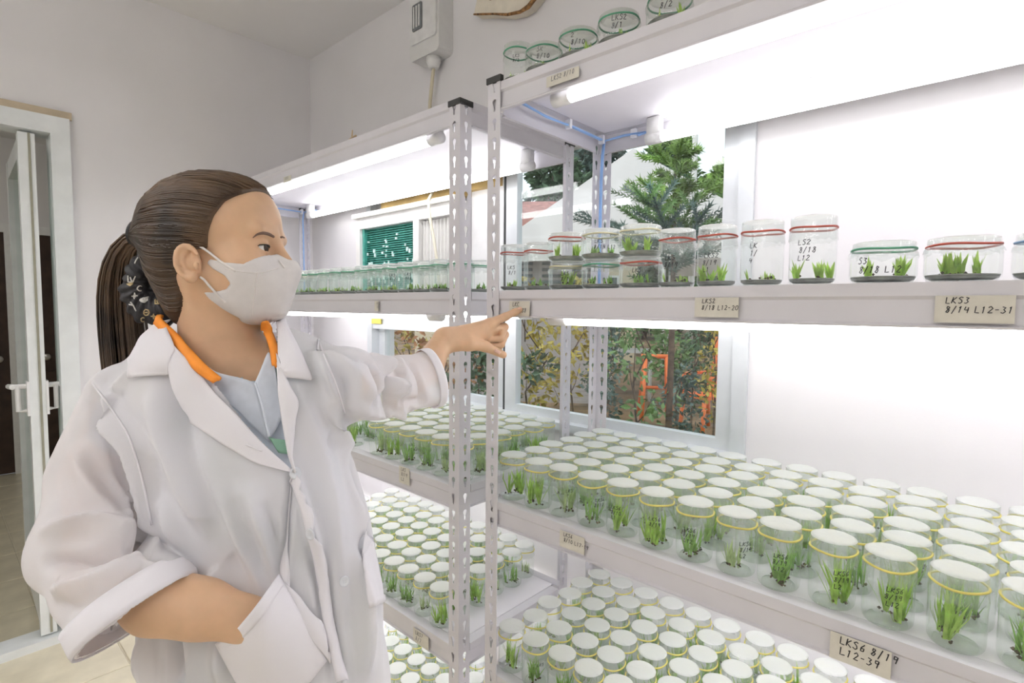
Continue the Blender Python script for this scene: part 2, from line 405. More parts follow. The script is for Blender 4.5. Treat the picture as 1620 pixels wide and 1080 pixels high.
def plant(name, lab, cat, base, h, rad, mi, n, size, seed, stem=.02, group=None, blobs=5, low=.3):
    rg = random.Random(seed); base = Vector(base)
    e = empty(name, base, label=lab, cat=cat, group=group)
    tr = MB(); pts = [Vector((rg.gauss(0,.03)*k*h/3, rg.gauss(0,.03)*k*h/3, h*.92*k/5)) for k in range(6)]; pts[0] = Vector((0,0,-.1))
    tr.tube(pts, [stem*(1.1-.15*k) for k in range(6)], 6)
    fo = MB()
    for k in range(blobs):
        zz = h*(low+(1-low)*(k+.5)/blobs); f = math.sin(math.pi*min(1,(k+.8)/(blobs+.3)))*.7+.35
        c = Vector((rg.gauss(0,rad*.35), rg.gauss(0,rad*.35), zz))
        q = pts[min(5, int(zz/h*5))]; tr.tube([q*.9, (q+c)*.5+Vector((0,0,-.05*h)), c], [stem*.5, stem*.4, stem*.2], 5)
        foliage(fo, c, (rad*f, rad*f, h*(1-low)/blobs*.75), n//blobs, size, rg)
    tr.build('trunk', M_bark, e, True); fo.build('foliage', ML[mi], e, fix=False)
    return e
def gpt(px, dist):                       # ground point under pixel column at a horizontal distance
    d = ray(px, 486); h = Vector((d.x, d.y, 0)).normalized(); p = h*dist; p.z = -.06; return p
SPEC = [ # px, dist, height, radius, material, leaves, leaf size, label
 (962, 5.2, 1.50, .17, 4, 420, .040, 'slim blue-green shrub beside the rack post'), (950, 7.4, 1.1, .20, 0, 300, .045, 'dark low shrub behind the slim blue-green one'),
 (1016, 4.6, 1.60, .24, 1, 130, .055, 'broad-leaved sapling in front of the white table'), (1078, 5.0, .95, .18, 4, 330, .040, 'blue-green bush below the broad-leaved sapling'),
 (1100, 6.2, 1.50, .22, 0, 330, .045, 'dark green bush beside the orange chair'), (1136, 5.6, 1.55, .16, 3, 180, .05, 'yellow-tinged shrub close to the window jamb'),
 (905, 5.8, 1.75, .36, 3, 330, .06, 'yellow flowering shrub between the rack posts'), (836, 5.4, 1.75, .34, 3, 280, .06, 'yellow-leaved sapling next to the grey window stile'),
 (850, 4.2, .62, .28, 1, 300, .055, 'low green plant under the yellow-leaved sapling'), (905, 4.0, .58, .26, 1, 260, .05, 'low green plant under the yellow flowering shrub'),
 (760, 5.0, 1.2, .45, 0, 700, .06, 'dark green bush seen through the lower left pane'), (700, 5.6, 1.6, .45, 5, 500, .06, 'orange-flecked bush seen through the lower left pane'),
 (645, 6.2, 1.6, .45, 3, 400, .06, 'yellowish bush at the end of the lower left pane'), (1028, 4.3, .36, .12, 2, 60, .05, 'small bright green seedling on the soil'),
 (1066, 8.6, 1.2, .35, 1, 400, .07, 'leafy bush behind the orange frame'), (985, 14., 1.7, .6, 1, 500, .08, 'round bush beyond the white table'),
 (930, 22.5, 1.9, .7, 2, 600, .08, 'pale green bush far behind the yellow flowering shrub'), (1118, 12.5, 1.7, .6, 0, 500, .08, 'dark bush far behind the orange chair')]
for i, (px, dist, h, r, mi, n, sz, lab) in enumerate(SPEC):
    plant('garden_shrub', lab, 'shrub', gpt(px, dist), h, r, mi, int(n*1.3), sz*.85, 100+i, .012, 'shrubs in the garden')
TREES = [(700, 27, 8.5, 1.6, 1, 'mid-green tree at the far end of the garden'), (790, 35, 11, 1.8, 4, 'blue-green tree behind the far garden end'), (870, 27, 9, 1.6, 0, 'dark green tree behind the red-roofed house'),
 (950, 35, 12, 1.9, 4, 'tall blue-green tree between house and white canopy'), (1020, 27, 8.5, 1.6, 0, 'dark tree above the white canopy ridge'), (1075, 36, 12, 1.9, 1, 'tall mid-green tree beside the concrete pole'),
 (1125, 27, 8, 1.6, 2, 'bright green tree beyond the lower white canopy'), (1185, 36, 12, 1.9, 0, 'dark tree behind the bright green tree'), (1240, 27, 9, 1.7, 1, 'green tree past the window jamb')]
for i, (px, dist, h, r, mi, lab) in enumerate(TREES):
    plant('tree', lab, 'tree', gpt(px, dist), h, r*1.4, mi, 6500, .27, 300+i, .12, 'trees beyond the garden', 6, .12)
# young pine close to the window: whorls of thick needled branches
pb = gpt(1062, 4.3); pine = empty('young_pine', pb, label='young pine with thick needled branches close to the window', cat='tree')
tr = MB(); tr.tube([(0,0,-.05),(.01,0,1.2),(0,.01,2.1),(0,0,2.75)], [.03,.024,.016,.006], 8); tr.build('trunk', M_bark, pine, True)
rg = random.Random(5)
def sprig(b, p, t, L, w):
    n = max(5, int(L/.022)); s = t.orthogonal().normalized(); v = t.cross(s)
    for i in range(n):
        for k in range(5):
            a = k*1.257+i*.7; d = (s*math.cos(a)+v*math.sin(a)); q = p+t*L*i/n
            tip = q+d*w+t*w*.9; e = t.cross(d)*w*.18
            b.add([q-e, q+e, tip], [(0,1,2)])
for wz, L, n, mi in ((2.66,.16,5,2),(2.55,.26,6,2),(2.42,.32,6,2),(2.28,.36,6,2),(2.12,.58,7,1),(1.96,.68,7,4),(1.80,.55,6,4),(1.5,.4,5,0)):
    for k in range(n):
        a = 2*math.pi*k/n+rg.uniform(-.3,.3)+wz*3; b = MB()
        p = Vector((0,0,wz)); t = Vector((math.cos(a), math.sin(a), rg.uniform(.05,.5))).normalized(); q = p = p+Vector((0,0,rg.uniform(-.07,.07))); Lb = L*rg.uniform(.5,1.25)
        for s_ in range(3):
            t2 = (t+Vector((0,0,.12*s_))).normalized(); sprig(b, q, t2, Lb/3, .042)
            if s_ > 0:
                for sg in (-1,1):
                    side = (t2+t2.cross(Vector((0,0,1)))*sg*.9).normalized(); sprig(b, q, side, Lb*.42, .038)
            b.tube([q, q+t2*Lb/3], .006, 4); q = q+t2*Lb/3
        b.build('branch', ML[mi], pine, fix=False)
# white canopy tents
M_canvas = mat('white_canvas', (.80,.76,.75), .7, var=.03, vscale=2)
def canopy(px, dist, w, dep, h0, h1, rot, lab):
    e = empty('canopy_tent', gpt(px, dist), rot, label=lab, cat='canopy')
    MB().add([(-w,-dep,h0),(0,-dep,h1),(w,-dep,h0),(-w,dep,h0),(0,dep,h1),(w,dep,h0)], [(0,1,4,3),(1,2,5,4),(0,2,1),(3,4,5)]).build('roof', M_canvas, e, fix=False)
    MB().box(-w, w, -dep-.01, -dep+.01, h0-.35, h0).build('valance', M_canvas, e)
    for sx in (-1,1):
        for sy in (-1,1): MB().tube([(sx*w,sy*dep,-.05),(sx*w,sy*dep,h0)], .04, 8).build('pole', M_white, e, True)
canopy(1010, 9.5, 1.9, 1.6, 2.55, 3.75, math.radians(25), 'white canvas canopy tent with a high ridge')
canopy(1160, 12.6, 1.4, 1.2, 2.5, 3.5, math.radians(30), 'lower white canvas canopy tent behind the pine')
# red-roofed house
hs = empty('house', gpt(880, 15), math.radians(38), label='cream house with a red gabled roof beyond the garden', cat='house')
M_cream = mat('cream_wall', (.72,.62,.45), .8); M_redroof = mat('red_roof', (.36,.15,.12), .7, var=.2, vscale=6)
MB().box(-4,2.2,0,5,0,3.1).build('walls', M_cream, hs)
MB().add([(-4.4,-.4,3.1),(2.6,-.4,3.1),(2.6,2.5,4.9),(-4.4,2.5,4.9),(2.6,5.4,3.1),(-4.4,5.4,3.1)], [(0,1,2,3),(3,2,4,5),(1,4,2),(0,3,5)]).build('roof', M_redroof, hs, fix=False)
MB().add([(.1,-1.0,3.2),(1.9,-1.0,3.2),(1.0,-1.0,4.1),(.1,1.6,3.2),(1.9,1.6,3.2),(1.0,1.6,4.1)], [(0,1,2),(0,2,5,3),(1,4,5,2)]).build('gable', M_redroof, hs, fix=False)
MB().add([(.35,-1.03,3.22),(1.65,-1.03,3.22),(1.0,-1.03,3.85)], [(0,1,2)]).build('gable_face', M_cream, hs, fix=False)
M_hw = mat('house_window', (.12,.14,.15), .2)
for x in (-3.2,-1.6,.2,1.3):
    wf = MB().box(x-.4,x+.4,-.04,0,1.2,2.4).build('window', M_white, hs); MB().box(x-.34,x+.34,-.06,-.04,1.26,2.34).build('pane', M_hw, wf)
MB().box(-4.5,2.7,-.5,-.42,3.02,3.12).build('gutter', M_white, hs)
# grey louvred shed in front of the house
sh = empty('louvred_shed', gpt(852, 8.5), math.radians(35), label='grey louvred shed below the red-roofed house', cat='shed')
MB().box(-1.2,1.0,0,1.5,0,2.45).build('walls', mat('shed_grey', (.42,.38,.37), .7), sh); MB().box(-1.3,1.1,-.15,1.6,2.45,2.55).build('roof', M_canvas, sh)
lv = MB().prism([(0,0),(.0,.05),(-.05,.01),(-.05,0)], 'x', -.9, -.1).mesh('louvre', M_hw)
for i in range(9): obj('louvre', lv, sh, (0, -.002, 1.5+i*.095))
for i in range(9): obj('louvre', lv, sh, (.95, -.002, 1.5+i*.095))
# table, orange frame, orange chair, pole
tb = empty('garden_table', gpt(998, 9.2), .5, label='white plastic garden table standing on the soil', cat='table')
M_pl = mat('white_plastic', (.83,.83,.82), .4)
MB().box(-.38,.38,-.3,.3,.78,.82).build('tabletop', M_pl, tb)
for sx in (-1,1):
    for sy in (-1,1): MB().tube([(sx*.34,sy*.26,.78),(sx*.33,sy*.27,-.0)], .03, 8).build('leg', M_pl, tb, True)
M_or = mat('orange_paint', (.85,.20,.05), .45)
fr = empty('a_frame', gpt(1040, 7.6), .6, label='orange tubular A-frame standing behind the bushes', cat='frame')
for sx in (-1,1):
    for sy in (-1,1): MB().tube([(sx*.20,sy*.22,-.02),(sx*.14,0,.85)], .03, 8).build('leg', M_or, fr, True)
MB().tube([(-.2,0,.85),(.2,0,.85)], .03, 8).build('crossbar', M_or, fr, True)
MB().tube([(-.18,.12,.4),(.18,.12,.4)], .025, 8).build('rung', M_or, fr, True)
ch = empty('garden_chair', gpt(1122, 7.0), -.5, label='orange plastic garden chair among the bushes', cat='chair')
MB().box(-.22,.22,-.2,.22,.42,.46).build('seat', M_or, ch)
MB().add([(-.2,.2,.46),(.2,.2,.46),(.24,.3,1.15),(-.24,.3,1.15),(-.2,.23,.46),(.2,.23,.46),(.24,.33,1.15),(-.24,.33,1.15)],
         [(0,1,2,3),(7,6,5,4),(0,4,5,1),(3,2,6,7),(0,3,7,4),(1,5,6,2)]).build('backrest', M_or, ch)
for sx in (-1,1):
    for sy in (-1,1): MB().tube([(sx*.19,sy*.18,.42),(sx*.22,sy*.22,-.02)], .025, 8).build('leg', M_or, ch, True)
    MB().tube([(sx*.23,-.18,.46),(sx*.25,-.18,.68),(sx*.25,.25,.70)], .022, 8).build('armrest', M_or, ch, True)
up = gpt(1092, 15.5); tag(MB().lathe([(.09,-.1),(.08,3),(.07,7.5)], 10).build('garden_pole', mat('pole_concrete', (.62,.60,.57), .8), None, True, up), 'pale concrete utility pole among the trees', 'pole')
# ------------------------------------------------------------------ slotted angle racks
M_rack = mat('white_powder_coat', (.66, .645, .68), .42, var=.02, vscale=10)
M_panel = mat('shelf_panel_white', (.80, .78, .82), .5, var=.015, vscale=10)
M_cap = mat('black_plastic', (.03,.03,.03), .5)
YF0, YB0 = .925, 1.407
TOPS = [1.967, 1.482, .968, .526, .085]
LIP = .065
FL, TH, PITCH_H = .040, .002, .0437
def keyhole():
    p = []
    for k in range(9):
        a = math.radians(-35+k*31.25); p.append((.0068*math.cos(a), .0065+.0068*math.sin(a)))
    p += [(-.0032, -.004), (-.0028, -.014), (0, -.0155), (.0028, -.014), (.0032, -.004)]
    return p
def flange_cell():
    bm = bmesh.new(); w, h = FL, PITCH_H
    outer = [bm.verts.new((x, 0, z)) for x, z in ((0,0),(w,0),(w,h),(0,h))]
    hole = [bm.verts.new((w/2+x+.002, 0, h/2+z)) for x, z in keyhole()]
    ed = []
    for L in (outer, hole):
        for i in range(len(L)): ed.append(bm.edges.new((L[i], L[(i+1) % len(L)])))
    bmesh.ops.triangle_fill(bm, edges=ed, use_beauty=True, use_dissolve=False)
    bm.verts.index_update(); bm.verts.ensure_lookup_table()
    vs = [v.co.copy() for v in bm.verts]; fs = [tuple(v.index for v in f.verts) for f in bm.faces]; nh = [v.index for v in hole]
    bm.free(); return vs, fs, nh
_cv, _cf, _ch = flange_cell()
def post_mesh(height):
    b = MB(); n = int(height/PITCH_H); z0 = height-n*PITCH_H
    # two flanges sharing the outer corner at the origin: along +x and along +y
    for ax in (0, 1):
        for i in range(n):
            zz = z0+i*PITCH_H
            for side in (0, TH):
                vv = [((v.x, side, v.z+zz) if ax == 0 else (side, v.x, v.z+zz)) for v in _cv]; b.add(vv, _cf)
            vv = []
            for side in (0, TH):
                vv += [((_cv[k].x, side, _cv[k].z+zz) if ax == 0 else (side, _cv[k].x, _cv[k].z+zz)) for k in _ch]
            m = len(_ch); b.add(vv, [(k, (k+1) % m, m+(k+1) % m, m+k) for k in range(m)])
        if ax == 0: b.box(0, FL, 0, TH, 0, z0); b.box(FL-.0001, FL, 0, TH, z0, height); b.box(0, FL, 0, TH, height-.0001, height)
        else: b.box(0, TH, 0, FL, 0, z0); b.box(0, TH, FL-.0001, FL, z0, height); b.box(0, TH, 0, FL, height-.0001, height)
    return b.mesh('post', M_rack, fix=False)
PM = {}
def rack(x0, x1, top, lab):
    r = empty('storage_rack', ((x0+x1)/2, (YF0+YB0)/2, 0), label=lab, cat='rack', group='steel racks along the window wall')
    inv = Matrix.Translation(r.location).inverted()
    def part(name, me, loc=(0,0,0), rz=0, parent=None):
        o = obj(name, me, r if parent is None else parent, loc, rz)
        if parent is None: o.matrix_parent_inverse = inv
        return o
    if top not in PM: PM[top] = post_mesh(top-.012)
    capm = MB().prism([(-.003,-.003),(FL+.003,-.003),(FL+.003,.008),(.008,.008),(.008,FL+.003),(-.003,FL+.003)], 'z', 0, .014).mesh('end_cap', M_cap)
    footm = MB().prism([(-.004,-.004),(FL+.004,-.004),(FL+.004,.01),(.01,.01),(.01,FL+.004),(-.004,FL+.004)], 'z', 0, .012).mesh('foot', M_cap)
    for (x, y, rz) in ((x0, YF0, 0), (x1, YF0, math.pi/2), (x1, YB0, math.pi), (x0, YB0, -math.pi/2)):
        p = part('post', PM[top], (x, y, .012), rz)
        obj('end_cap', capm, p, (0, 0, top-.026)); obj('foot', footm, p, (0, 0, -.012))
    e = TH+.0005
    for si, t in enumerate(TOPS):
        # panel, a shallow tray let into the beams
        part('shelf_panel', MB().box(x0+.034, x1-.034, YF0+.033, YB0-.033, t-.012, t-.002).mesh('shelf_panel', M_panel))
        # front and back beams: rolled edge above a stepped face
        prof = [(0,t-.002),(.0,t-.021),(.005,t-.026),(.005,t-LIP+.006),(.001,t-LIP+.003),(.002,t-LIP),(.012,t-LIP),(.012,t-LIP+.003),(.007,t-LIP+.005),(.007,t-.013),(.03,t-.013),(.03,t-.002)]
        part('beam', MB().prism([(YF0+TH+y, z) for y, z in prof], 'x', x0+e, x1-e).mesh('beam', M_rack))
        part('beam', MB().prism([(YB0-TH-y, z) for y, z in prof], 'x', x0+e, x1-e).mesh('beam', M_rack))
        for sx, xx in ((1, x0+TH), (-1, x1-TH)):
            part('side_beam', MB().prism([(xx+sx*y, z) for y, z in prof], 'y', YF0+.045, YB0-.045).mesh('side_beam', M_rack))
    return r, part
XRL, XRR = -.932, .90
XLL, XLR = -2.80, -1.031
rackR, partR = rack(XRL, XRR, 1.980, 'white slotted steel rack the woman points at, before the tall pane')
rackL, partL = rack(XLL, XLR, 1.962, 'white slotted steel rack beside the air conditioner, behind her arm')

# ------------------------------------------------------------------ tube lamps
M_tube = emission('tube_light', (1.0, .99, 1.0), TUBE_L)
M_hold = mat('lamp_holder_white', (.86,.86,.85), .4)
def tube_lamp(x0, x1, y, top, lab):
    z = top-.066
    e = empty('tube_lamp', ((x0+x1)/2, y, z), label=lab, cat='lamp', group='tube lamps under the shelves')
    h = (x1-x0)/2
    MB().tube([(-h,0,0),(h,0,0)], .0145, 14).build('tube', M_tube, e, True)
    for s in (-1, 1):
        b = MB(); b.tube([(s*h,0,0),(s*(h+.045),0,0)], .0165, 12); b.box(min(s*(h+.005), s*(h+.04)), max(s*(h+.005), s*(h+.04)), -.014, .014, 0, .052)
        b.build('holder', M_hold, e, True)
    for q in (-.5, .5):
        MB().box(q*h-.006, q*h+.006, -.004, .004, .012, .053).build('clip', M_hold, e)
names = ['top', 'second', 'third', 'fourth', 'lowest']
for si in range(4):
    tube_lamp(-.72, .72, .968, TOPS[si], f'front tube lamp under the {names[si]} shelf of the rack she points at')
    tube_lamp(-.70, .72, 1.352, TOPS[si], f'rear tube lamp under the {names[si]} shelf of the rack she points at')
    tube_lamp(-2.62, -1.20, .968, TOPS[si], f'front tube lamp under the {names[si]} shelf of the air conditioner rack')
    tube_lamp(-2.62, -1.20, 1.352, TOPS[si], f'rear tube lamp under the {names[si]} shelf of the air conditioner rack')

# ------------------------------------------------------------------ blue wiring
M_blue = mat('blue_wire', (.30,.50,.86), .45)
M_tie = mat('white_cable_clip', (.85,.86,.9), .4)
def wiring(x0, sgn, lab, xe):
    zt = TOPS[0]-.028; e = empty('lamp_wire', (x0+sgn*.02, YB0-.03, zt), label=lab, cat='wire')
    inv = Matrix.Translation(e.location).inverted()
    for k in range(2):
        o = .005*k
        pts = [(x0+sgn*(.035+o), .99, zt), (x0+sgn*(.034+o), 1.10, zt-.006-o), (x0+sgn*(.03+o), 1.22, zt-.004), (x0+sgn*(.03+o), YB0-.03, zt-.006), (x0+sgn*(.10), YB0-.026-o, zt-.003), (x0+sgn*.17, YB0-.03-o, zt-.01), (xe-sgn*.03, 1.355, zt-.02)]
        q = MB().tube(pts, .0028, 6).build('strand', M_blue, e, True); q.matrix_parent_inverse = inv
        pts = [(x0+sgn*(.03+o), YB0-.03, zt-.005), (x0+sgn*(.028+o), YB0-.034, zt-.05), (x0+sgn*(.022+o), YB0-.03, zt-.12), (x0+sgn*(.02+o), YB0-.028, zt-.30), (x0+sgn*(.021+o), YB0-.028, zt-.46)]
        q = MB().tube(pts, .0026, 6).build('strand', M_blue, e, True); q.matrix_parent_inverse = inv
    for (cx, cy, cz) in ((x0+sgn*.034, 1.20, zt-.004), (x0+sgn*.03, YB0-.04, zt-.006), (x0+sgn*.13, YB0-.028, zt-.005)):
        q = MB().box(cx-.008, cx+.008, cy-.005, cy+.005, cz-.010, cz+.014).build('cable_clip', M_tie, e); q.matrix_parent_inverse = inv
wiring(XRL, 1, 'blue lamp wire clipped under the top shelf of the rack she points at', -.745)
wiring(XLL, 1, 'blue lamp wire clipped under the top shelf of the air conditioner rack', -2.665)

# ------------------------------------------------------------------ handwriting
GL = {'L':[[(0,1),(.05,.02),(.55,.05)]], 'K':[[(.05,1),(0,0)],[(.5,.95),(.05,.45),(.55,0)]], 'S':[[(.5,.9),(.25,1),(.05,.78),(.4,.5),(.5,.2),(.25,0),(.0,.12)]],
 'U':[[(0,1),(.05,.15),(.3,0),(.5,.15),(.55,1)]], 'C':[[(.5,.85),(.25,1),(.02,.6),(.1,.1),(.5,.08)]], '0':[[(.25,1),(.03,.7),(.08,.15),(.3,0),(.48,.35),(.42,.85),(.25,1)]],
 '1':[[(.1,.8),(.25,1),(.2,0)]], '2':[[(.03,.8),(.25,1),(.48,.75),(.02,.03),(.55,.06)]], '3':[[(.05,.95),(.45,.85),(.2,.55),(.48,.3),(.25,0),(.0,.1)]],
 '4':[[(.1,1),(.02,.45),(.5,.5)],[(.42,.9),(.38,0)]], '5':[[(.5,1),(.1,.97),(.08,.6),(.45,.5),(.4,.08),(.03,.02)]], '6':[[(.42,1),(.08,.5),(.1,.08),(.4,.05),(.42,.4),(.1,.42)]],
 '7':[[(0,.95),(.5,1),(.15,0)]], '8':[[(.4,.9),(.15,1),(.08,.72),(.42,.4),(.3,.0),(.03,.15),(.38,.75),(.4,.9)]], '9':[[(.45,.9),(.1,.95),(.08,.55),(.42,.6),(.45,.95),(.35,0)]],
 '/':[[(.4,1.1),(.02,-.15)]], '-':[[(.03,.5),(.42,.52)]], ' ':[]}
def writing_mesh(lines, h, mapper, m, seed=1, wid=.13, slant=.15):
    rg = random.Random(seed); b = MB(); v = 0
    for li, text in enumerate(lines):
        u = rg.uniform(-.2,.2)*h; base = -li*h*1.45
        for ch in text:
            for st in GL[ch]:
                pts = [(u+(x+slant*y+rg.uniform(-.04,.04))*h, base+(y+rg.uniform(-.04,.04))*h) for x, y in st]
                fine = []
                for a, c in zip(pts[:-1], pts[1:]):
                    for k in range(3): fine.append((a[0]+(c[0]-a[0])*k/3, a[1]+(c[1]-a[1])*k/3))
                fine.append(pts[-1]); vs = []
                for i, p_ in enumerate(fine):
                    q0, q1 = fine[max(i-1,0)], fine[min(i+1,len(fine)-1)]
                    t = (q1[0]-q0[0], q1[1]-q0[1]); l = math.hypot(*t) or 1; nx, ny = -t[1]/l*h*wid*.5, t[0]/l*h*wid*.5
                    vs += [mapper(p_[0]+nx, p_[1]+ny), mapper(p_[0]-nx, p_[1]-ny)]
                b.add(vs, [(2*i, 2*i+1, 2*i+3, 2*i+2) for i in range(len(fine)-1)])
            u += h*(.75 if ch != ' ' else .5)
    return b.mesh('marker_writing', m, fix=False)
M_ink = mat('black_marker', (.02,.02,.025), .5)
M_ink2 = mat('grey_marker', (.16,.16,.17), .5)
M_tape = mat('masking_tape', (.66,.63,.55), .7, var=.04, vscale=40)
def tape(part, px, py, lines, w, h, th, ink, seed, ds=0.0):
    p = atY(px, py, YF0)
    y = YF0-.0012
    t = part('tape_label', MB().box(-w/2, w/2, 0, .001, -h/2, h/2).mesh('tape_label', M_tape), (p.x, y, p.z))
    me = writing_mesh(lines, th, lambda u, v: (-w/2+.012+u, -.0006, h/2-th*1.25+v), ink, seed)
    obj('marker_writing', me, t)
tape(partR, 822, 488, ['LKC', 'L17-38'], .062, .034, .0095, M_ink, 1)
tape(partR, 1133, 486, ['LKS2', '8/18 L12-20'], .076, .034, .0080, M_ink, 2)
tape(partR, 1540, 489, ['LKS3', '8/14 L12-31'], .080, .036, .0085, M_ink, 3)
tape(partR, 905, 857, ['LKS6', '8/10 L17-19'], .066, .036, .0082, M_ink, 4)
tape(partR, 1360, 1035, ['LKS6 8/19', 'L12-39'], .078, .042, .0115, M_ink, 5)
tape(partR, 890, 122, ['LKS2 8/10'], .085, .022, .0095, M_ink2, 6)
tape(partL, 640, 752, ['LKS', '8/19', 'L2'], .05, .05, .010, M_ink, 7)
tape(partL, 666, 1010, ['LKS7', '8/7'], .07, .04, .012, M_ink2, 8)
tape(partL, 596, 484, ['8/2', '10'], .02, .03, .008, M_ink2, 9)
tape(partL, 455, 283, ['LKS1'], .06, .02, .009, M_ink2, 10)
# small tan clip standing on the left rack
cl = tag(MB().tube([(0,0,0),(.002,0,.02),(.03,0,.026),(.034,0,.05)], [.003,.003,.003,.002], 6).tube([(.03,0,.026),(.05,.002,.03),(.052,.002,.0)], .003, 6).build('wire_hook', mat('tan_wire', (.62,.46,.28), .5), None, True, (-1.64,.97,TOPS[0]-.002)), 'small bent tan wire hook on the top shelf edge', 'hook')
# ------------------------------------------------------------------ seedling jars
def film_top(m):
    # milkier haze on up-facing film imitates the light from above; skirt nearly clear
    nt = m.node_tree; g = nt.nodes.new('ShaderNodeNewGeometry'); sx = nt.nodes.new('ShaderNodeSeparateXYZ'); ab = nt.nodes.new('ShaderNodeMath'); ab.operation = 'ABSOLUTE'
    mr = nt.nodes.new('ShaderNodeMapRange'); mr.inputs['From Min'].default_value = .55; mr.inputs['From Max'].default_value = .9; mr.inputs['To Min'].default_value = .16; mr.inputs['To Max'].default_value = .80
    nt.links.new(g.outputs['True Normal'], sx.inputs[0]); nt.links.new(sx.outputs['Z'], ab.inputs[0]); nt.links.new(ab.outputs[0], mr.inputs['Value'])
    for n in nt.nodes:
        if n.type == 'MIX_SHADER' and n.inputs[0].is_linked and n.inputs[0].links[0].from_node.type == 'MAP_RANGE': nt.links.new(mr.outputs[0], n.inputs[0])
M_jar = thin_glass('jar_glass', (.968, .985, .972), .03, 1.5, refl=.95, haze=.035)
M_film = thin_glass('cling_film', (.96, .97, .97), .12, 1.45, refl=1.0, haze=.5, haze_col=(.96,.98,.96), bump=.25, bscale=90)
film_top(M_film)
M_band = {k: mat(k+'_rubber_band', c, .5, var=.08) for k, c in dict(yellow=(.72,.63,.16), red=(.50,.09,.06), green=(.10,.36,.22), blue=(.2,.35,.55), cream=(.72,.68,.45)).items()}
M_sprout = [mat('sprout_bright', (.50,.74,.16), .5, var=.2, vscale=60), mat('sprout_green', (.36,.62,.16), .5, var=.2, vscale=60), mat('sprout_pale', (.58,.72,.36), .5, var=.15, vscale=60)]
for m_ in M_sprout:                                            # leaves let light through
    nt_ = m_.node_tree; b_ = nt_.nodes['Principled BSDF']; t_ = nt_.nodes.new('ShaderNodeBsdfTranslucent'); x_ = nt_.nodes.new('ShaderNodeMixShader'); x_.inputs[0].default_value = .4
    nt_.links.new(b_.inputs['Base Color'].links[0].from_socket, t_.inputs[0]); nt_.links.new(b_.outputs[0], x_.inputs[1]); nt_.links.new(t_.outputs[0], x_.inputs[2])
    nt_.links.new(x_.outputs[0], nt_.nodes['Material Output'].inputs[0])
M_root = mat('dark_root_clump', (.13,.09,.05), .8, var=.5, vscale=90)
def wobf(seed, amp, n=9):
    rg = random.Random(seed); cs = [(rg.randint(3, 14), rg.random()*6.28, rg.random()) for _ in range(n)]
    return lambda a, k=0: 1+amp*sum(w*math.sin(f*a+p+k*.8) for f, p, w in cs)/n*2
def jar_meshes(R, H, neck, key, seed):
    """glass body, three crumpled film caps, band"""
    body = MB().lathe([(R*.80,.0),(R*.90,.0015),(R*.975,.006),(R,.014),(R,H*.66),(R*.99,H*.71),(R*.965,H*.745),(neck,H*.78),(neck,H*.97),(neck*.97,H-.001)], 28, cap1=False)
    body.lathe([(R*.80,.0),(R*.76,.004),(R*.3,.0055)], 28, cap0=False)
    caps = []
    for k in range(3):
        w = wobf(seed+k, .022); w2 = wobf(seed+k+50, .05); rg = random.Random(seed+k); b = MB(); n = 36
        prof = [(neck*.30, H+.0022), (neck*.62, H+.0016), (neck*.90, H+.0018), (neck*1.03, H-.0002), (neck*1.045, H-.008), (neck*1.035, H*.835), (neck*1.06, H*.81), (R*1.01, H*.74), (R*1.035, H*.65)]
        vs = [(0,0,H+.0018)]
        for j, (r, z) in enumerate(prof):
            for i in range(n):
                a = 2*math.pi*i/n; q = (w if j < 6 else w2)(a, j if j < 6 else 0); dz = 0
                if j < 3: dz = .0007*(w2(a, j)-1)/.05
                if j == 8: dz = .012*(w2(a*1.7, 3)-1)/.05*.6
                vs.append((r*q*math.cos(a), r*q*math.sin(a), z+dz))
        fs = [(0, 1+i, 1+(i+1) % n) for i in range(n)]
        for j in range(len(prof)-1):
            for i in range(n):
                i2 = (i+1) % n
                if j == 7 and w2(2*math.pi*i/n, 2) < .985: continue     # torn skirt
                fs.append((1+j*n+i, 1+j*n+i2, 1+(j+1)*n+i2, 1+(j+1)*n+i))
        b.add(vs, fs); caps.append(b.mesh('film_cap', M_film, True))
    ring = lambda: MB().tube([(neck*1.055*math.cos(a), neck*1.055*math.sin(a), H*.835+.0009*math.sin(3*a)) for a in np.linspace(0, 2*math.pi, 29)], .0018, 6, caps=False)
    bands = {c: ring().mesh('rubber_band', m, True) for c, m in M_band.items()}
    return dict(body=body.mesh('glass_body', M_jar, True), caps=caps, bands=bands, R=R, H=H)
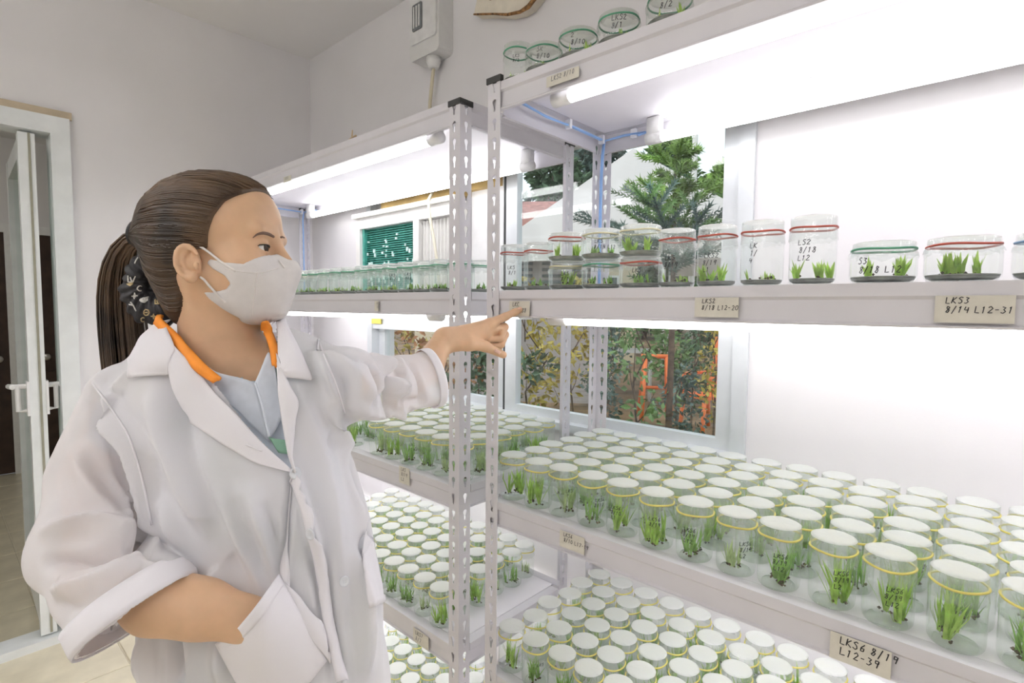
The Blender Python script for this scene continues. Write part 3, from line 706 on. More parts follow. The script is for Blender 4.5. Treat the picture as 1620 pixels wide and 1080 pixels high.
def sprouts(seed, R, n, hmin, hmax, wid, mi, clumps=4):
    rg = random.Random(seed); g = MB(); c = MB()
    cl = []
    for _ in range(clumps):
        a = rg.random()*6.28; q = R*.62*math.sqrt(rg.random()); cl.append((q*math.cos(a), q*math.sin(a)))
    for (x, y) in cl:
        for _ in range(4):
            x1, y1, z1, s = x+rg.gauss(0,.0035), y+rg.gauss(0,.0035), .007+rg.random()*.008, rg.uniform(.0018,.0036)
            c.add([(x1-s,y1,z1),(x1+s,y1,z1),(x1,y1-s,z1),(x1,y1+s,z1),(x1,y1,z1-s*.9),(x1,y1,z1+s*.9)], [(0,2,5),(2,1,5),(1,3,5),(3,0,5),(2,0,4),(1,2,4),(3,1,4),(0,3,4)])
    for _ in range(n):
        x, y = rg.choice(cl); p = Vector((x+rg.gauss(0,.002), y+rg.gauss(0,.002), .008)); L = rg.uniform(hmin, hmax)
        a = rg.random()*6.28; lean = Vector((math.cos(a), math.sin(a), 0))*rg.uniform(.05,.42); t = (Vector((0,0,1))+lean).normalized()
        s = Vector((-math.sin(a+rg.uniform(-1,1)), math.cos(a), 0)).normalized()*wid*rg.uniform(.7,1.2); vs = []
        for k, w in enumerate((.7, 1., .85, .08)):
            q = p+t*L*k/3+lean*.35*L*(k/3)**2
            rr = math.hypot(q.x, q.y)
            if rr > R*.88: q.x *= R*.88/rr; q.y *= R*.88/rr
            vs += [q-s*w, q+s*w]
        g.add(vs, [(0,1,3,2),(2,3,5,4),(4,5,7,6)])
    return g.mesh('seedlings', M_sprout[mi], fix=False), c.mesh('root_clumps', M_root, fix=False)
M_agar = mat('grey_culture_medium', (.36,.38,.35), .25, var=.15, vscale=50)
def agar(R, h): return MB().lathe([(R*.80,.003),(R*.93,.006),(R*.955,.010),(R*.955,h),(R*.90,h+.0008)], 24).mesh('culture_medium', M_agar, True)
AGAR = {}
JT = jar_meshes(.034, .108, .0318, 't', 11)
JM = jar_meshes(.034, .088, .0318, 'm', 61)
JS = jar_meshes(.043, .060, .0385, 's', 31)
SPT = [sprouts(i, .034, (46,40,32,54,22,44)[i], .025, (.074,.064,.068,.06,.05,.076)[i], (.0019,.0016,.0022,.0015,.0017,.0023)[i], (0,1,2,1,2,0)[i], (4,5,4,6,3,4)[i]) for i in range(6)]
SPS = [sprouts(20+i, .043, (40,24,56)[i], .014, (.036,.024,.038)[i], .0026, i % 2, 4) for i in range(3)]
SPM = [sprouts(40+i, .034, 18, .010, .024, .0020, i, 4) for i in range(2)]
WR = {}
def jar_writing(R, lines, h, z, seed, ink):
    k = (R, tuple(lines), h, z, ink.name)
    if k not in WR:
        WR[k] = writing_mesh(lines, h, lambda u, v: ((R+.0006)*math.cos((u-h*1.2)/R), (R+.0006)*math.sin((u-h*1.2)/R), z+v), ink, seed)
    return WR[k]
JAR_N = 0
def jar(kind, spr, x, y, z, band, lab, group, cap=0, write=None, wa=0., wh=.0065, wz=.05, ink=None, name='seedling_jar'):
    global JAR_N; JAR_N += 1
    e = empty(name, (x, y, z), label=lab, cat='jar', group=group)
    rz = (JAR_N*2.39) % 6.283
    obj('glass_body', kind['body'], e)
    obj('film_cap', kind['caps'][cap % 3], e, None, rz)
    obj('rubber_band', kind['bands'][band], e, None, rz)
    if spr is not None:
        obj('seedlings', spr[0], e, None, rz*1.3); obj('root_clumps', spr[1], e, None, rz*1.3)
    if band != 'yellow':
        k = kind['R']
        if k not in AGAR: AGAR[k] = agar(k, .0085)
        obj('culture_medium', AGAR[k], e)
    if write:
        a = math.atan2(-y, -x)+wa
        obj('marker_writing', jar_writing(kind['R'], write, wh, wz, JAR_N, ink or M_ink), e, None, a)
    return e
rj = random.Random(21)
ORD = ['first','second','third','fourth','fifth','sixth','seventh','eighth','ninth','tenth','eleventh','twelfth','thirteenth','fourteenth','fifteenth']
def field(x_start, step, ncol, nrow, top, where, skip=lambda c, r: False, texts=None, front=.978, cols=None):
    for c in range(ncol):
        for r in range(nrow):
            if skip(c, r) or (cols and not cols[r][0] <= c < cols[r][1]): continue        # left out: out of sight
            x = x_start+step*c*.0775+rj.uniform(-.0025,.0025)+(.012 if r % 2 else 0)*step; y = front+r*.0755+rj.uniform(-.0015,.0015)
            tx = texts[c % len(texts)] if r == 0 and texts else None
            row = 'front row' if r == 0 else ORD[r]+' row back'
            jar(JT, SPT[rj.randrange(6)], x, y, top-.0014, 'yellow', f'yellow-banded jar, {ORD[c]} from slotted post, {row}, {where}', 'yellow-banded seedling jars', rj.randrange(3), tx, rj.uniform(-.5,.5), .0075, .060)
RK = 'of the rack she points at'; AK = 'of the air conditioner rack'
field(-.885, 1, 13, 6, TOPS[2], 'third shelf of pointed-at rack', texts=[None, None, ['LKS'], ['LKS6','8/10'], ['LKS6','8/10','L1'], ['LKS6','8/19'], ['LKS6','8/19','L12'], ['LKS6','8/19','L2'], ['LKS6','8/19','L12'], ['LKS6','8/19','L2'], ['LKS6','8/19','L12']])
field(-.885, 1, 13, 6, TOPS[3], 'fourth shelf of pointed-at rack', texts=[None, ['LKS'], None], cols=[(0, n) for n in (6,7,8,9,10,11)])
field(-1.080, -1, 10, 6, TOPS[2], 'third shelf of air-conditioner rack', skip=lambda c, r: r == 0 and c == 6, texts=[None, None, None, ['LKS'], None])
field(-1.165, -1, 11, 6, TOPS[3], 'fourth shelf of air-conditioner rack', cols=[(0, n) for n in (6,8,10,11,11,11)])
field(-1.095, -1, 9, 5, TOPS[4], 'lowest shelf of air-conditioner rack', cols=[(9,9),(4,8),(3,9),(2,9),(3,9)])
# second shelf of the rack she points at
z2 = TOPS[1]-.0014
for i, (x, tx, lab) in enumerate(((-.888, ['LKS','8/1'], 'tall clear jar with a red band beside the slotted post'), (-.812, None, 'tall clear jar with a red band next to the stacked short jars'),
    (-.468, ['LKS','8/19'], 'tall clear jar with a red band right beside the stacked short jars'), (-.391, ['LKS2','8/19','L1'], 'tall red-banded jar second along from the stacked short jars'),
    (-.313, ['LK','1/','4'], 'tall red-banded jar third along from the stacked short jars'), (-.235, ['LS2','8/18','L12'], 'tall red-banded jar beside the green-banded short jar'))):
    jar(JT, SPM[i % 2] if i not in (3, 5) else SPS[0], x, .975, z2, 'red', lab, 'red-banded tall jars', i, tx, (-.15,0,-.35,-.4,-.25,-.3)[i], .0085, .062 if i > 3 else .05)
for i, (x, lvl, sp, tx, band, lab) in enumerate(((-.728,0,2,['LKS','8/1'],'cream','short jar under another, nearest the tall red-banded jars by the post'), (-.732,1,0,None,'red','short jar of bright leaves on top, nearest the post side'),
    (-.638,0,1,None,'green','short jar with a green band at the bottom of the middle stack'), (-.640,1,1,['LKS','8/14 L12'],'cream','short jar with bold writing on top of the middle stack'),
    (-.546,0,1,['LKS','8/14'],'red','short jar at the bottom of the stack beside the four tall jars'), (-.548,1,0,None,'cream','short jar on top of the stack beside the four tall jars'))):
    jar(JS, SPS[sp], x, .978, z2+lvl*.0632, band, lab, 'short stacked jars', i, tx, -.15, .008, .030)
for i, (x, band, tx, lab) in enumerate(((-.140,'green',['S3','8/18 L12'],'short wide jar with a green band beside the last tall jar'), (-.048,'red',None,'short wide jar with a red band between green- and blue-banded ones'), (.045,'blue',['8/14'],'short wide jar with a blue band past the red-banded one'))):
    jar(JS, SPS[(0,2,0)[i]], x, .978, z2, band, lab, 'short wide jars on the second shelf', i, tx, -.45, .0095, .028)
for i, (x, y) in enumerate(((.14,.978),)): jar(JS, SPS[i], x, y, z2, 'green', 'green-banded short wide jar just past the blue-banded one', 'short wide jars on the second shelf', i)
# top shelf of the rack she points at
z1 = TOPS[0]-.0014
for i, (x, kind, tx, lab) in enumerate(((-.880, JM, ['LKS','8/2'], 'small jar on the very top shelf beside the black post cap'), (-.800, JS, ['SK','8/10'], 'short jar on the very top shelf, second from the black post cap'),
    (-.705, JS, ['2','8/10'], 'short jar on the very top shelf, third from the black post cap'), (-.605, JS, ['LKS2','8/1'], 'short jar on the very top shelf, fourth from the black post cap'), (-.495, JS, ['LKS2','8/2'], 'short jar on the very top shelf, fifth from the black post cap'))):
    jar(kind, (SPM if kind is JM else SPS)[i % 2], x, .972, z1, 'green', lab, 'jars on the very top shelf', i, tx, -.1, .010 if kind is JS else .007, .035 if kind is JS else .05)
# second shelf of the air conditioner rack
ORD2 = ORD+['sixteenth','seventeenth','eighteenth','nineteenth']
for c in range(19):
    for r in range(2):
        x = -1.085-c*.078+rj.uniform(-.004,.004); wide = c > 11
        if c > (13, 15)[r]: continue
        jar(JM, SPM[(c+r) % 2], x, .978+r*.08, z2, 'cream' if wide else 'green', f"small {'cream' if wide else 'green'}-banded jar, {ORD2[c]} from slotted post, {'front' if r == 0 else 'back'} row, second shelf of air-conditioner rack", 'small jars on the second shelf', c+r,
            (['LKS','8/2'] if c in (3, 4) else None) if r == 0 else None, 0, .008, .05)
# ------------------------------------------------------------------ the woman: implicit surfaces meshed by surface nets
# everything below is laid out in metres in a frame turned like the camera (x right, y up, z away)
def cs(px, py, z): return np.array([(px-810)/F_PX*z, (540-py)/F_PX*z, z])
CAMM = np.array([list(CR), list(CU), list(CF)])          # rows: axes
def to_world(v): return np.asarray(v) @ CAMM + np.array(CAM)
def to_cam(v): return (np.asarray(v)-np.array(CAM)) @ CAMM.T
def smin(a, b, k):
    h = np.clip(.5+.5*(b-a)/k, 0, 1); return b*(1-h)+a*h-k*h*(1-h)
def smax(a, b, k): return -smin(-a, -b, k)
def sphere(p, c, r): return np.sqrt(((p-np.asarray(c, np.float32))**2).sum(-1))-r
def ellip(p, c, r, rot=None):
    q = p-np.asarray(c, np.float32)
    if rot is not None: q = q @ np.asarray(rot, np.float32).T
    r = np.asarray(r, np.float32); k0 = np.sqrt(((q/r)**2).sum(-1)); k1 = np.sqrt(((q/(r*r))**2).sum(-1))+1e-9
    return k0*(k0-1)/k1
def cone(p, a, b, ra, rb):
    a = np.asarray(a, np.float32); b = np.asarray(b, np.float32); d = b-a; L2 = float((d*d).sum())
    t = np.clip(((p-a)@d)/L2, 0, 1); q = p-a-t[..., None]*d
    return np.sqrt((q*q).sum(-1))-(ra+(rb-ra)*t)
def chain(p, pts, rs, k=.01):
    d = None
    for i in range(len(pts)-1):
        c = cone(p, pts[i], pts[i+1], rs[i], rs[i+1]); d = c if d is None else smin(d, c, k)
    return d
def nets(fn, lo, hi, h):
    lo = np.array(lo, float); n = np.ceil((np.array(hi)-lo)/h).astype(int)+1
    xs = [lo[i]+h*np.arange(n[i]) for i in range(3)]
    F = np.empty(n, np.float32); YZ = np.stack(np.meshgrid(xs[1], xs[2], indexing='ij'), -1).astype(np.float32)
    step = max(1, int(400000/(n[1]*n[2])))
    for i0 in range(0, n[0], step):
        xx = xs[0][i0:i0+step].astype(np.float32)
        p = np.empty((len(xx), n[1], n[2], 3), np.float32); p[..., 0] = xx[:, None, None]; p[..., 1:] = YZ[None]
        F[i0:i0+step] = fn(p)
    ins = F < 0
    acc = np.zeros(tuple(n-1)+(3,), np.float32); cnt = np.zeros(tuple(n-1), np.float32)
    sl = lambda o, ax=None: tuple(slice(o[i], n[i]-1+o[i]) for i in range(3))
    for ax in range(3):
        ot = [i for i in range(3) if i != ax]
        for a in (0, 1):
            for b in (0, 1):
                o0 = [0, 0, 0]; o0[ot[0]] = a; o0[ot[1]] = b; o1 = list(o0); o1[ax] = 1
                f0, f1 = F[sl(o0)], F[sl(o1)]; m = (f0 < 0) != (f1 < 0)
                t = np.where(m, f0/np.where(m, f0-f1, 1), 0)
                for i in range(3):
                    acc[..., i] += np.where(m, (t if i == ax else o0[i]), 0)
                cnt += m
    act = cnt > 0
    idx = -np.ones(act.shape, int); idx[act] = np.arange(act.sum())
    cell = np.argwhere(act); v = (cell+acc[act]/cnt[act][:, None])*h+lo
    faces = []
    for ax in range(3):
        o = [i for i in range(3) if i != ax]; s0 = [slice(1, n[i]-1) for i in range(3)]; s0[ax] = slice(0, n[ax]-1)
        s1 = list(s0); s1[ax] = slice(1, n[ax]); a, b = ins[tuple(s0)], ins[tuple(s1)]
        for flip, m in ((False, a & ~b), (True, ~a & b)):
            e = np.argwhere(m)
            if not len(e): continue
            e[:, o[0]] += 1; e[:, o[1]] += 1
            q = []
            for (da, db) in ((0, 0), (1, 0), (1, 1), (0, 1)):
                c = e.copy(); c[:, o[0]] -= da; c[:, o[1]] -= db; q.append(idx[c[:, 0], c[:, 1], c[:, 2]])
            q = np.stack(q, 1)
            if flip ^ (ax == 1): q = q[:, ::-1]
            faces.append(q)
    f = np.concatenate(faces)
    return v, f[(f >= 0).all(1)]
def vnormals(v, f):
    a = np.cross(v[f[:, 2]]-v[f[:, 0]], v[f[:, 3]]-v[f[:, 1]]); n = np.zeros_like(v)
    for k in range(f.shape[1]): np.add.at(n, f[:, k], a)
    return n/(np.linalg.norm(n, axis=1, keepdims=True)+1e-12)
def np_mesh(name, v, f, m, smooth=True):
    me = bpy.data.meshes.new(name); f = np.asarray(f)
    me.vertices.add(len(v)); me.vertices.foreach_set('co', np.asarray(v, np.float32).ravel())
    me.loops.add(f.size); me.loops.foreach_set('vertex_index', f.ravel().astype(np.int32))
    me.polygons.add(len(f)); me.polygons.foreach_set('loop_start', np.arange(0, f.size, f.shape[1], dtype=np.int32))
    me.polygons.foreach_set('loop_total', np.full(len(f), f.shape[1], np.int32))
    me.update(calc_edges=True); me.validate()
    me.polygons.foreach_set('use_smooth', np.full(len(me.polygons), smooth))
    bm = bmesh.new(); bm.from_mesh(me); bmesh.ops.recalc_face_normals(bm, faces=bm.faces); bm.to_mesh(me); bm.free()
    me.materials.append(m); return me
def merge(parts):
    v, f, o = [], [], 0
    for a, b in parts: v.append(a); f.append(b+o); o += len(a)
    return np.concatenate(v), np.concatenate(f)
def cut(v, f, keep):
    k = keep[f].all(1); f = f[k]; u, inv = np.unique(f, return_inverse=True); return v[u], inv.reshape(f.shape)
def proj(v): return np.stack([810+F_PX*v[:, 0]/v[:, 2], 540-F_PX*v[:, 1]/v[:, 2]], 1)
def inpoly(p, poly):
    poly = np.asarray(poly, float); c = np.zeros(len(p), bool); j = len(poly)-1
    for i in range(len(poly)):
        xi, yi = poly[i]; xj, yj = poly[j]
        c ^= ((yi > p[:, 1]) != (yj > p[:, 1])) & (p[:, 0] < (xj-xi)*(p[:, 1]-yi)/(yj-yi+1e-12)+xi); j = i
    return c
def polyd(p, line):
    d = np.full(len(p), 9., np.float32); tt = np.zeros(len(p), np.float32); n = len(line)-1
    for i in range(n):
        a, b = np.asarray(line[i]), np.asarray(line[i+1]); e = b-a; t = np.clip(((p-a)@e)/(e@e+1e-12), 0, 1)
        q = np.linalg.norm(p-a-t[:, None]*e, axis=1); m = q < d; d[m] = q[m]; tt[m] = (i+t[m])/n
    return d, tt
def sample(line, n):
    l = np.asarray(line, float); s = np.r_[0, np.cumsum(np.linalg.norm(np.diff(l, axis=0), axis=1))]
    return np.stack([np.interp(np.linspace(0, s[-1], n), s, l[:, i]) for i in range(l.shape[1])], 1)
def smooth_line(line, n, it=2):
    l = sample(line, n)
    for _ in range(it):
        l[1:-1] = .25*l[:-2]+.5*l[1:-1]+.25*l[2:]
    return l
from mathutils.bvhtree import BVHTree
class Skin:
    """a surface to lay patches on, found along a line of sight"""
    def __init__(s, v, f): s.t = BVHTree.FromPolygons(v.tolist(), f.tolist())
    def hit(s, px, py):
        d = Vector(((px-810)/F_PX, (540-py)/F_PX, 1)).normalized(); h = s.t.ray_cast(Vector((0, 0, 0)), d)
        return (np.array(h[0]), np.array(h[1]) if h[1].dot(d) < 0 else -np.array(h[1])) if h[0] is not None else (None, None)
    def pt(s, px, py, off=0., ray_=False):
        h, n = s.hit(px, py)
        if ray_ and h is not None: return h*(1-off/np.linalg.norm(h))
        if h is None:
            q = s.t.find_nearest(Vector(cs(px, py, .78))); h, n = np.array(q[0]), np.array(q[1])
            if n[2] > 0: n = -n
        return h+n*off
def patch(skin, A, B, nu, nv, off, name=None, m=None, parent=None, thick=.0015, ray_=False):
    """sheet between two outlines given as pixels, laid over skin at height off"""
    A, B = smooth_line(A, nu), smooth_line(B, nu); v = []
    for j in range(nv):
        t = j/(nv-1)
        for i in range(nu):
            q = A[i]*(1-t)+B[i]*t; o = off(i/(nu-1), t) if callable(off) else off
            v.append(skin.pt(q[0], q[1], o, ray_))
    v = np.array(v); 
    g = v.reshape(nv, nu, 3)
    for _ in range(2):
        g[1:-1, 1:-1] = .5*g[1:-1, 1:-1]+.125*(g[:-2, 1:-1]+g[2:, 1:-1]+g[1:-1, :-2]+g[1:-1, 2:])
    f = np.array([(j*nu+i, j*nu+i+1, (j+1)*nu+i+1, (j+1)*nu+i) for j in range(nv-1) for i in range(nu-1)])
    me = np_mesh(name, to_world(v), f, m); o = obj(name, me, parent)
    if thick:
        md = o.modifiers.new('thick', 'SOLIDIFY'); md.thickness = thick; md.offset = 0
    return o

# ---- materials
M_skin = mat('skin', (.68, .435, .27), .48, var=.05, vscale=25, sub=.12)
M_hair = bpy.data.materials.new('brown_hair'); M_hair.use_nodes = True
_b = M_hair.node_tree.nodes['Principled BSDF']; _b.inputs['Roughness'].default_value = .42; _b.inputs['Specular IOR Level'].default_value = .45
_tc = M_hair.node_tree.nodes.new('ShaderNodeTexCoord'); _n = M_hair.node_tree.nodes.new('ShaderNodeTexNoise'); _n.inputs['Scale'].default_value = 14; _n.inputs['Detail'].default_value = 2
_r2 = M_hair.node_tree.nodes.new('ShaderNodeValToRGB'); _r2.color_ramp.elements[0].color = (.022, .013, .009, 1); _r2.color_ramp.elements[1].color = (.13, .075, .038, 1)
_r2.color_ramp.elements[0].position = .35; _r2.color_ramp.elements[1].position = .75
M_hair.node_tree.links.new(_tc.outputs['Object'], _n.inputs['Vector']); M_hair.node_tree.links.new(_n.outputs['Fac'], _r2.inputs['Fac']); M_hair.node_tree.links.new(_r2.outputs['Color'], _b.inputs['Base Color'])
def sheer(name, color, clear, trans=.08):
    m = bpy.data.materials.new(name); m.use_nodes = True; nt = m.node_tree
    for n in list(nt.nodes): nt.nodes.remove(n)
    out = nt.nodes.new('ShaderNodeOutputMaterial'); d = nt.nodes.new('ShaderNodeBsdfDiffuse'); t = nt.nodes.new('ShaderNodeBsdfTranslucent'); c = nt.nodes.new('ShaderNodeBsdfTransparent')
    d.inputs[0].default_value = t.inputs[0].default_value = (*color, 1)
    tc = nt.nodes.new('ShaderNodeTexCoord'); n = nt.nodes.new('ShaderNodeTexNoise'); n.inputs['Scale'].default_value = 900; n.inputs['Detail'].default_value = 2
    bp = nt.nodes.new('ShaderNodeBump'); bp.inputs['Strength'].default_value = .12; bp.inputs['Distance'].default_value = .002
    nt.links.new(tc.outputs['Object'], n.inputs['Vector']); nt.links.new(n.outputs['Fac'], bp.inputs['Height']); nt.links.new(bp.outputs['Normal'], d.inputs['Normal'])
    a = nt.nodes.new('ShaderNodeMixShader'); a.inputs[0].default_value = trans; b = nt.nodes.new('ShaderNodeMixShader'); b.inputs[0].default_value = clear
    nt.links.new(d.outputs[0], a.inputs[1]); nt.links.new(t.outputs[0], a.inputs[2]); nt.links.new(a.outputs[0], b.inputs[1]); nt.links.new(c.outputs[0], b.inputs[2])
    nt.links.new(b.outputs[0], out.inputs[0]); MATS[name] = m; return m
M_coat = sheer('sheer_white_cotton', (.93, .915, .945), .25)
M_coat2 = sheer('doubled_white_cotton', (.93, .91, .95), .06)
M_mask = mat('mask_fabric', (.74, .71, .70), .85, var=.02, vscale=60, bump=.08, bscale=400)
M_loop = mat('mask_loop', (.86, .82, .80), .7)
M_orange = mat('orange_knit', (.90, .30, .03), .7, var=.06)
M_black = mat('black_elastic', (.015, .015, .018), .6)
M_btn = mat('pearl_button', (.74, .76, .80), .25)

# ---- head frame
PHI = math.radians(92); HO = np.array([-.443, .141, .80])
EX = np.array([math.sin(PHI), 0, -math.cos(PHI)]); EY = np.array([math.cos(PHI), 0, math.sin(PHI)]); EZ = np.array([0, 1., 0])
HM = np.stack([EX, EY, EZ])                                   # local = (p-HO) @ HM.T
def hl2c(v): return np.asarray(v) @ HM+HO
def to_head(p): return ((p-HO.astype(np.float32)) @ HM.T.astype(np.float32))
NB = cs(360, 592, .815); NBl = (NB-HO) @ HM.T
def head_base(q):
    ay = q.copy(); ay[..., 1] = np.abs(ay[..., 1])            # mirror: +y side
    d = ellip(q, (-.006, 0, .026), (.089, .073, .077))
    d = smin(d, ellip(q, (.036, 0, .036), (.058, .060, .060)), .02)
    d = smin(d, ellip(q, (.036, 0, -.030), (.054, .055, .068)), .02)
    d = smin(d, cone(ay, (.004, .050, -.052), (.058, .018, -.092), .016, .018), .025)
    d = smin(d, sphere(q, (.066, 0, -.090), .020), .02)
    d = smin(d, ellip(ay, (.060, .036, -.032), (.030, .026, .028)), .02)
    return d
def head_fn(q):
    ay = q.copy(); ay[..., 1] = np.abs(ay[..., 1])
    d = head_base(q)
    d = smin(d, cone(ay, (.082, .042, .017), (.088, .010, .014), .008, .007), .016)      # brow
    d = smax(d, -ellip(ay, (.100, .031, -.006), (.018, .020, .010)), .010)               # socket
    d = smin(d, cone(q, (.090, 0, .004), (.113, 0, -.036), .0075, .0105), .012)           # nose
    d = smin(d, ellip(ay, (.100, .011, -.041), (.012, .009, .009)), .006)
    lid = sphere(ay, (.0785, .0310, -.006), .0140)
    slit = ellip(ay, (.0935, .0330, -.0068), (.016, .0128, .0036))
    lid = smax(lid, -slit, .0012); d = smax(d, -sphere(ay, (.0785, .0310, -.006), .0128), .001); d = smin(d, lid, .0035)
    # ears
    e = (ay-np.array([.004, .072, -.034], np.float32))/.80; ca, sa = math.cos(.18), math.sin(.18)
    ex, ez = e[..., 0]*ca+e[..., 2]*sa, -e[..., 0]*sa+e[..., 2]*ca; ey = e[..., 1]-.35*np.clip(-ex, -.01, .03)
    rr = np.sqrt((ex/.0165)**2+(ez/.0265)**2); 
    rim = np.sqrt(((rr-1)*.019)**2+(ey-.007)**2)-.0042
    front = np.clip((ex-.006)/.008, 0, 1)*np.clip((.012-ez)/.01, 0, 1); rim = rim+front*.006
    bowl = np.maximum((rr-1)*.017, np.abs(ey+.001)-.003)
    inner = np.sqrt((np.sqrt(((ex-.001)/.0095)**2+((ez-.001)/.016)**2)-1)**2*.011**2+(ey-.004)**2)-.0032
    inner = inner+np.clip((ex-.0)/.006, 0, 1)*.004
    ear = smin(smin(rim, bowl, .004), inner, .003)
    lobe = ellip(e, (.004, .004, -.0265), (.009, .0045, .010)); trag = ellip(e, (.013, .005, -.006), (.005, .004, .007))
    ear = smax(ear, -ellip(e, (.005, .013, -.005), (.0085, .011, .012)), .003)
    ear = smin(smin(ear, lobe, .006), trag, .004)
    d = smin(d, ear*.80, .005)
    # neck
    d = smin(d, cone(q, (-.010, 0, -.060), NBl, .046, .054), .022)
    d = smin(d, cone(q, (-.012, -.045, -.05), NBl+np.array([.045, -.01, .01]), .011, .013), .02)   # neck muscle
    return d
def body_top(p):
    d = head_fn(to_head(p))
    d = smin(d, chain(p, [cs(245, 625, .83), cs(350, 590, .845), cs(505, 605, .83)], [.045, .055, .045], .02), .05)
    d = smin(d, ellip(p, cs(372, 668, .838), (.125, .105, .075)), .04)
    return d
hv, hf = nets(body_top, (-.64, -.17, .66), (-.27, .265, .93), .0026)
keep = hv[:, 1] > -.155
hv, hf = cut(hv, hf, keep)

# ---- arms and hands
Wl = cs(703, 537, 1.13)
def arm_left(p):
    d = chain(p, [cs(556, 606, .82), cs(628, 618, 1.03), cs(674, 582, 1.085), Wl], [.034, .032, .031, .0225], .02)
    K = {'i': (774, 512, 1.185), 'm': (781, 519, 1.205), 'r': (781, 528, 1.22), 'p': (776, 538, 1.228)}
    for k, r in zip('imrp', (.0150, .0150, .0140, .0125)):
        d = smin(d, cone(p, Wl+np.array([.004, 0, .004]), cs(*K[k]), .0170, r*.78), .014)
    d = smin(d, cone(p, Wl, cs(762, 526, 1.185), .018, .015), .016)
    th = chain(p, [Wl+np.array([.008, -.010, -.004]), cs(741, 543, 1.145), cs(768, 548, 1.165), cs(796, 561, 1.182)], [.016, .0155, .0108, .0082], .008)
    d = smin(d, th, .010)
    ix = chain(p, [cs(*K['i']), cs(799, 501, 1.212), cs(814, 494, 1.226), cs(823, 489.5, 1.2335)], [.0112, .0090, .0082, .0066], .004)
    d = smin(d, ix, .006)
    for pts, rs in (([K['m'], (798, 517, 1.224), (792, 535, 1.208), (774, 537, 1.195)], (.0108, .0092, .0082, .0070)),
                    ([K['r'], (799, 529, 1.236), (793, 545, 1.222), (776, 546, 1.208)], (.0102, .0088, .0080, .0068)),
                    ([K['p'], (793, 543, 1.242), (788, 554, 1.230), (776, 553, 1.220)], (.0090, .0078, .0070, .0060))):
        d = smin(d, chain(p, [cs(*q) for q in pts], rs, .003), .0022)
    return d
lv, lf = nets(arm_left, (-.31, -.15, .75), (.045, .09, 1.27), .0022)
EL, WR_ = cs(150, 902, .752), cs(392, 980, .697)
def arm_right(p):
    d = chain(p, [cs(198, 648, .812), cs(158, 752, .795), EL, cs(250, 951, .676), cs(320, 963, .684), WR_, cs(432, 1004, .738)], [.042, .042, .037, .0335, .030, .0215, .022], .03)
    d = smin(d, ellip(p, cs(448, 1015, .752), (.036, .030, .014)), .02)
    for k, (a, b) in enumerate((((462, 985), (492, 1000)), ((462, 1002), (492, 1022)), ((458, 1018), (482, 1042)), ((448, 1030), (466, 1052)))):
        d = smin(d, cone(p, cs(a[0], a[1]+12, .758), cs(b[0], b[1]+12, .765), .0088, .0072), .003)
    return smin(d, chain(p, [cs(432, 1000, .745), cs(455, 990, .752), cs(474, 990, .758)], [.013, .0105, .0085], .005), .006)
rv, rf = nets(arm_right, (-.68, -.55, .58), (-.22, -.02, .87), .0038)
def legs(p):
    d = None
    for (x, ff) in ((345, .0), (475, .03)):
        h, kn, an = cs(x, 1010, .81)+np.array([0, 0, .02]), np.array([cs(x, 1010, .81)[0]+.0, -.93, .82]), np.array([cs(x, 1010, .81)[0]+.01, -1.36, .76])
        c = chain(p, [h, kn, an], [.072, .055, .038], .03); d = c if d is None else np.minimum(d, c)
    return smin(d, ellip(p, cs(412, 985, .83), (.145, .12, .072)), .03)
gv, gf = nets(legs, (-.62, -1.45, .62), (-.20, -.30, .96), .010)

# ---- coat, base shape
def torso_prof(y):
    # rows: y, centre x, half width, half depth
    T = np.array([[.03, -.425, .060, .070], [.0, -.425, .100, .085], [-.03, -.424, .140, .098], [-.06, -.422, .152, .104], [-.11, -.416, .152, .108], [-.16, -.410, .152, .110], [-.22, -.399, .158, .108],
                  [-.30, -.386, .166, .106], [-.38, -.378, .172, .108], [-.46, -.372, .176, .112], [-.52, -.369, .179, .118], [-.75, -.366, .195, .14], [-.95, -.365, .205, .15]], np.float32)[::-1]
    return [np.interp(y, T[:, 0], T[:, i]).astype(np.float32) for i in (1, 2, 3)]
SR = [cs(198, 634, .805), cs(152, 755, .785), cs(143, 866, .745), cs(222, 971, .672)]
SL = [cs(545, 606, .820), cs(594, 616, .93), cs(630, 608, 1.02), cs(686, 597, 1.080)]
nR = np.array(cs(293, 908, .672)-cs(152, 1030, .672)); nR = np.array([-nR[1], nR[0], 0]); nR = -nR if nR[0] < 0 else nR; nR = nR/np.linalg.norm(nR)+np.array([0, 0, -.15]); nR /= np.linalg.norm(nR)
nL = np.array([.80, .22, .50]); nL /= np.linalg.norm(nL)
def sleeve_r_low(p):
    d = chain(p, [SR[1], SR[2], SR[3], SR[3]+nR*.05], [.060, .064, .066, .066], .02); return np.maximum(d, (p-SR[3].astype(np.float32)) @ nR.astype(np.float32))
def sleeve_l(p):
    d = chain(p, SL+[SL[3]+nL*.05], [.054, .053, .052, .052, .052], .02); return np.maximum(d, (p-SL[3].astype(np.float32)) @ nL.astype(np.float32))
def torso_only(p):
    y = p[..., 1]; cx, a, b = torso_prof(y)
    q = ((np.abs(p[..., 0]-cx)/a)**2.3+(np.abs(p[..., 2]-.82)/b)**2.3)**(1/2.3)
    d = (q-1)*np.minimum(a, b)*.9
    d = np.maximum(d, y-.03)
    d = smin(d, chain(p, [cs(205, 628, .82), cs(345, 568, .84), cs(532, 600, .83)], [.048, .060, .048], .02), .04)
    return d
def coat_fn(p):
    d = smin(torso_only(p), chain(p, SR[:2], [.056, .061], .02), .018)
    d = smin(d, sleeve_r_low(p), .006)
    return smin(d, sleeve_l(p), .016)
cv, cf = nets(coat_fn, (-.70, -.86, .58), (-.09, .065, 1.16), .0037)
def plane_side(v, a, n): return (v-a) @ n
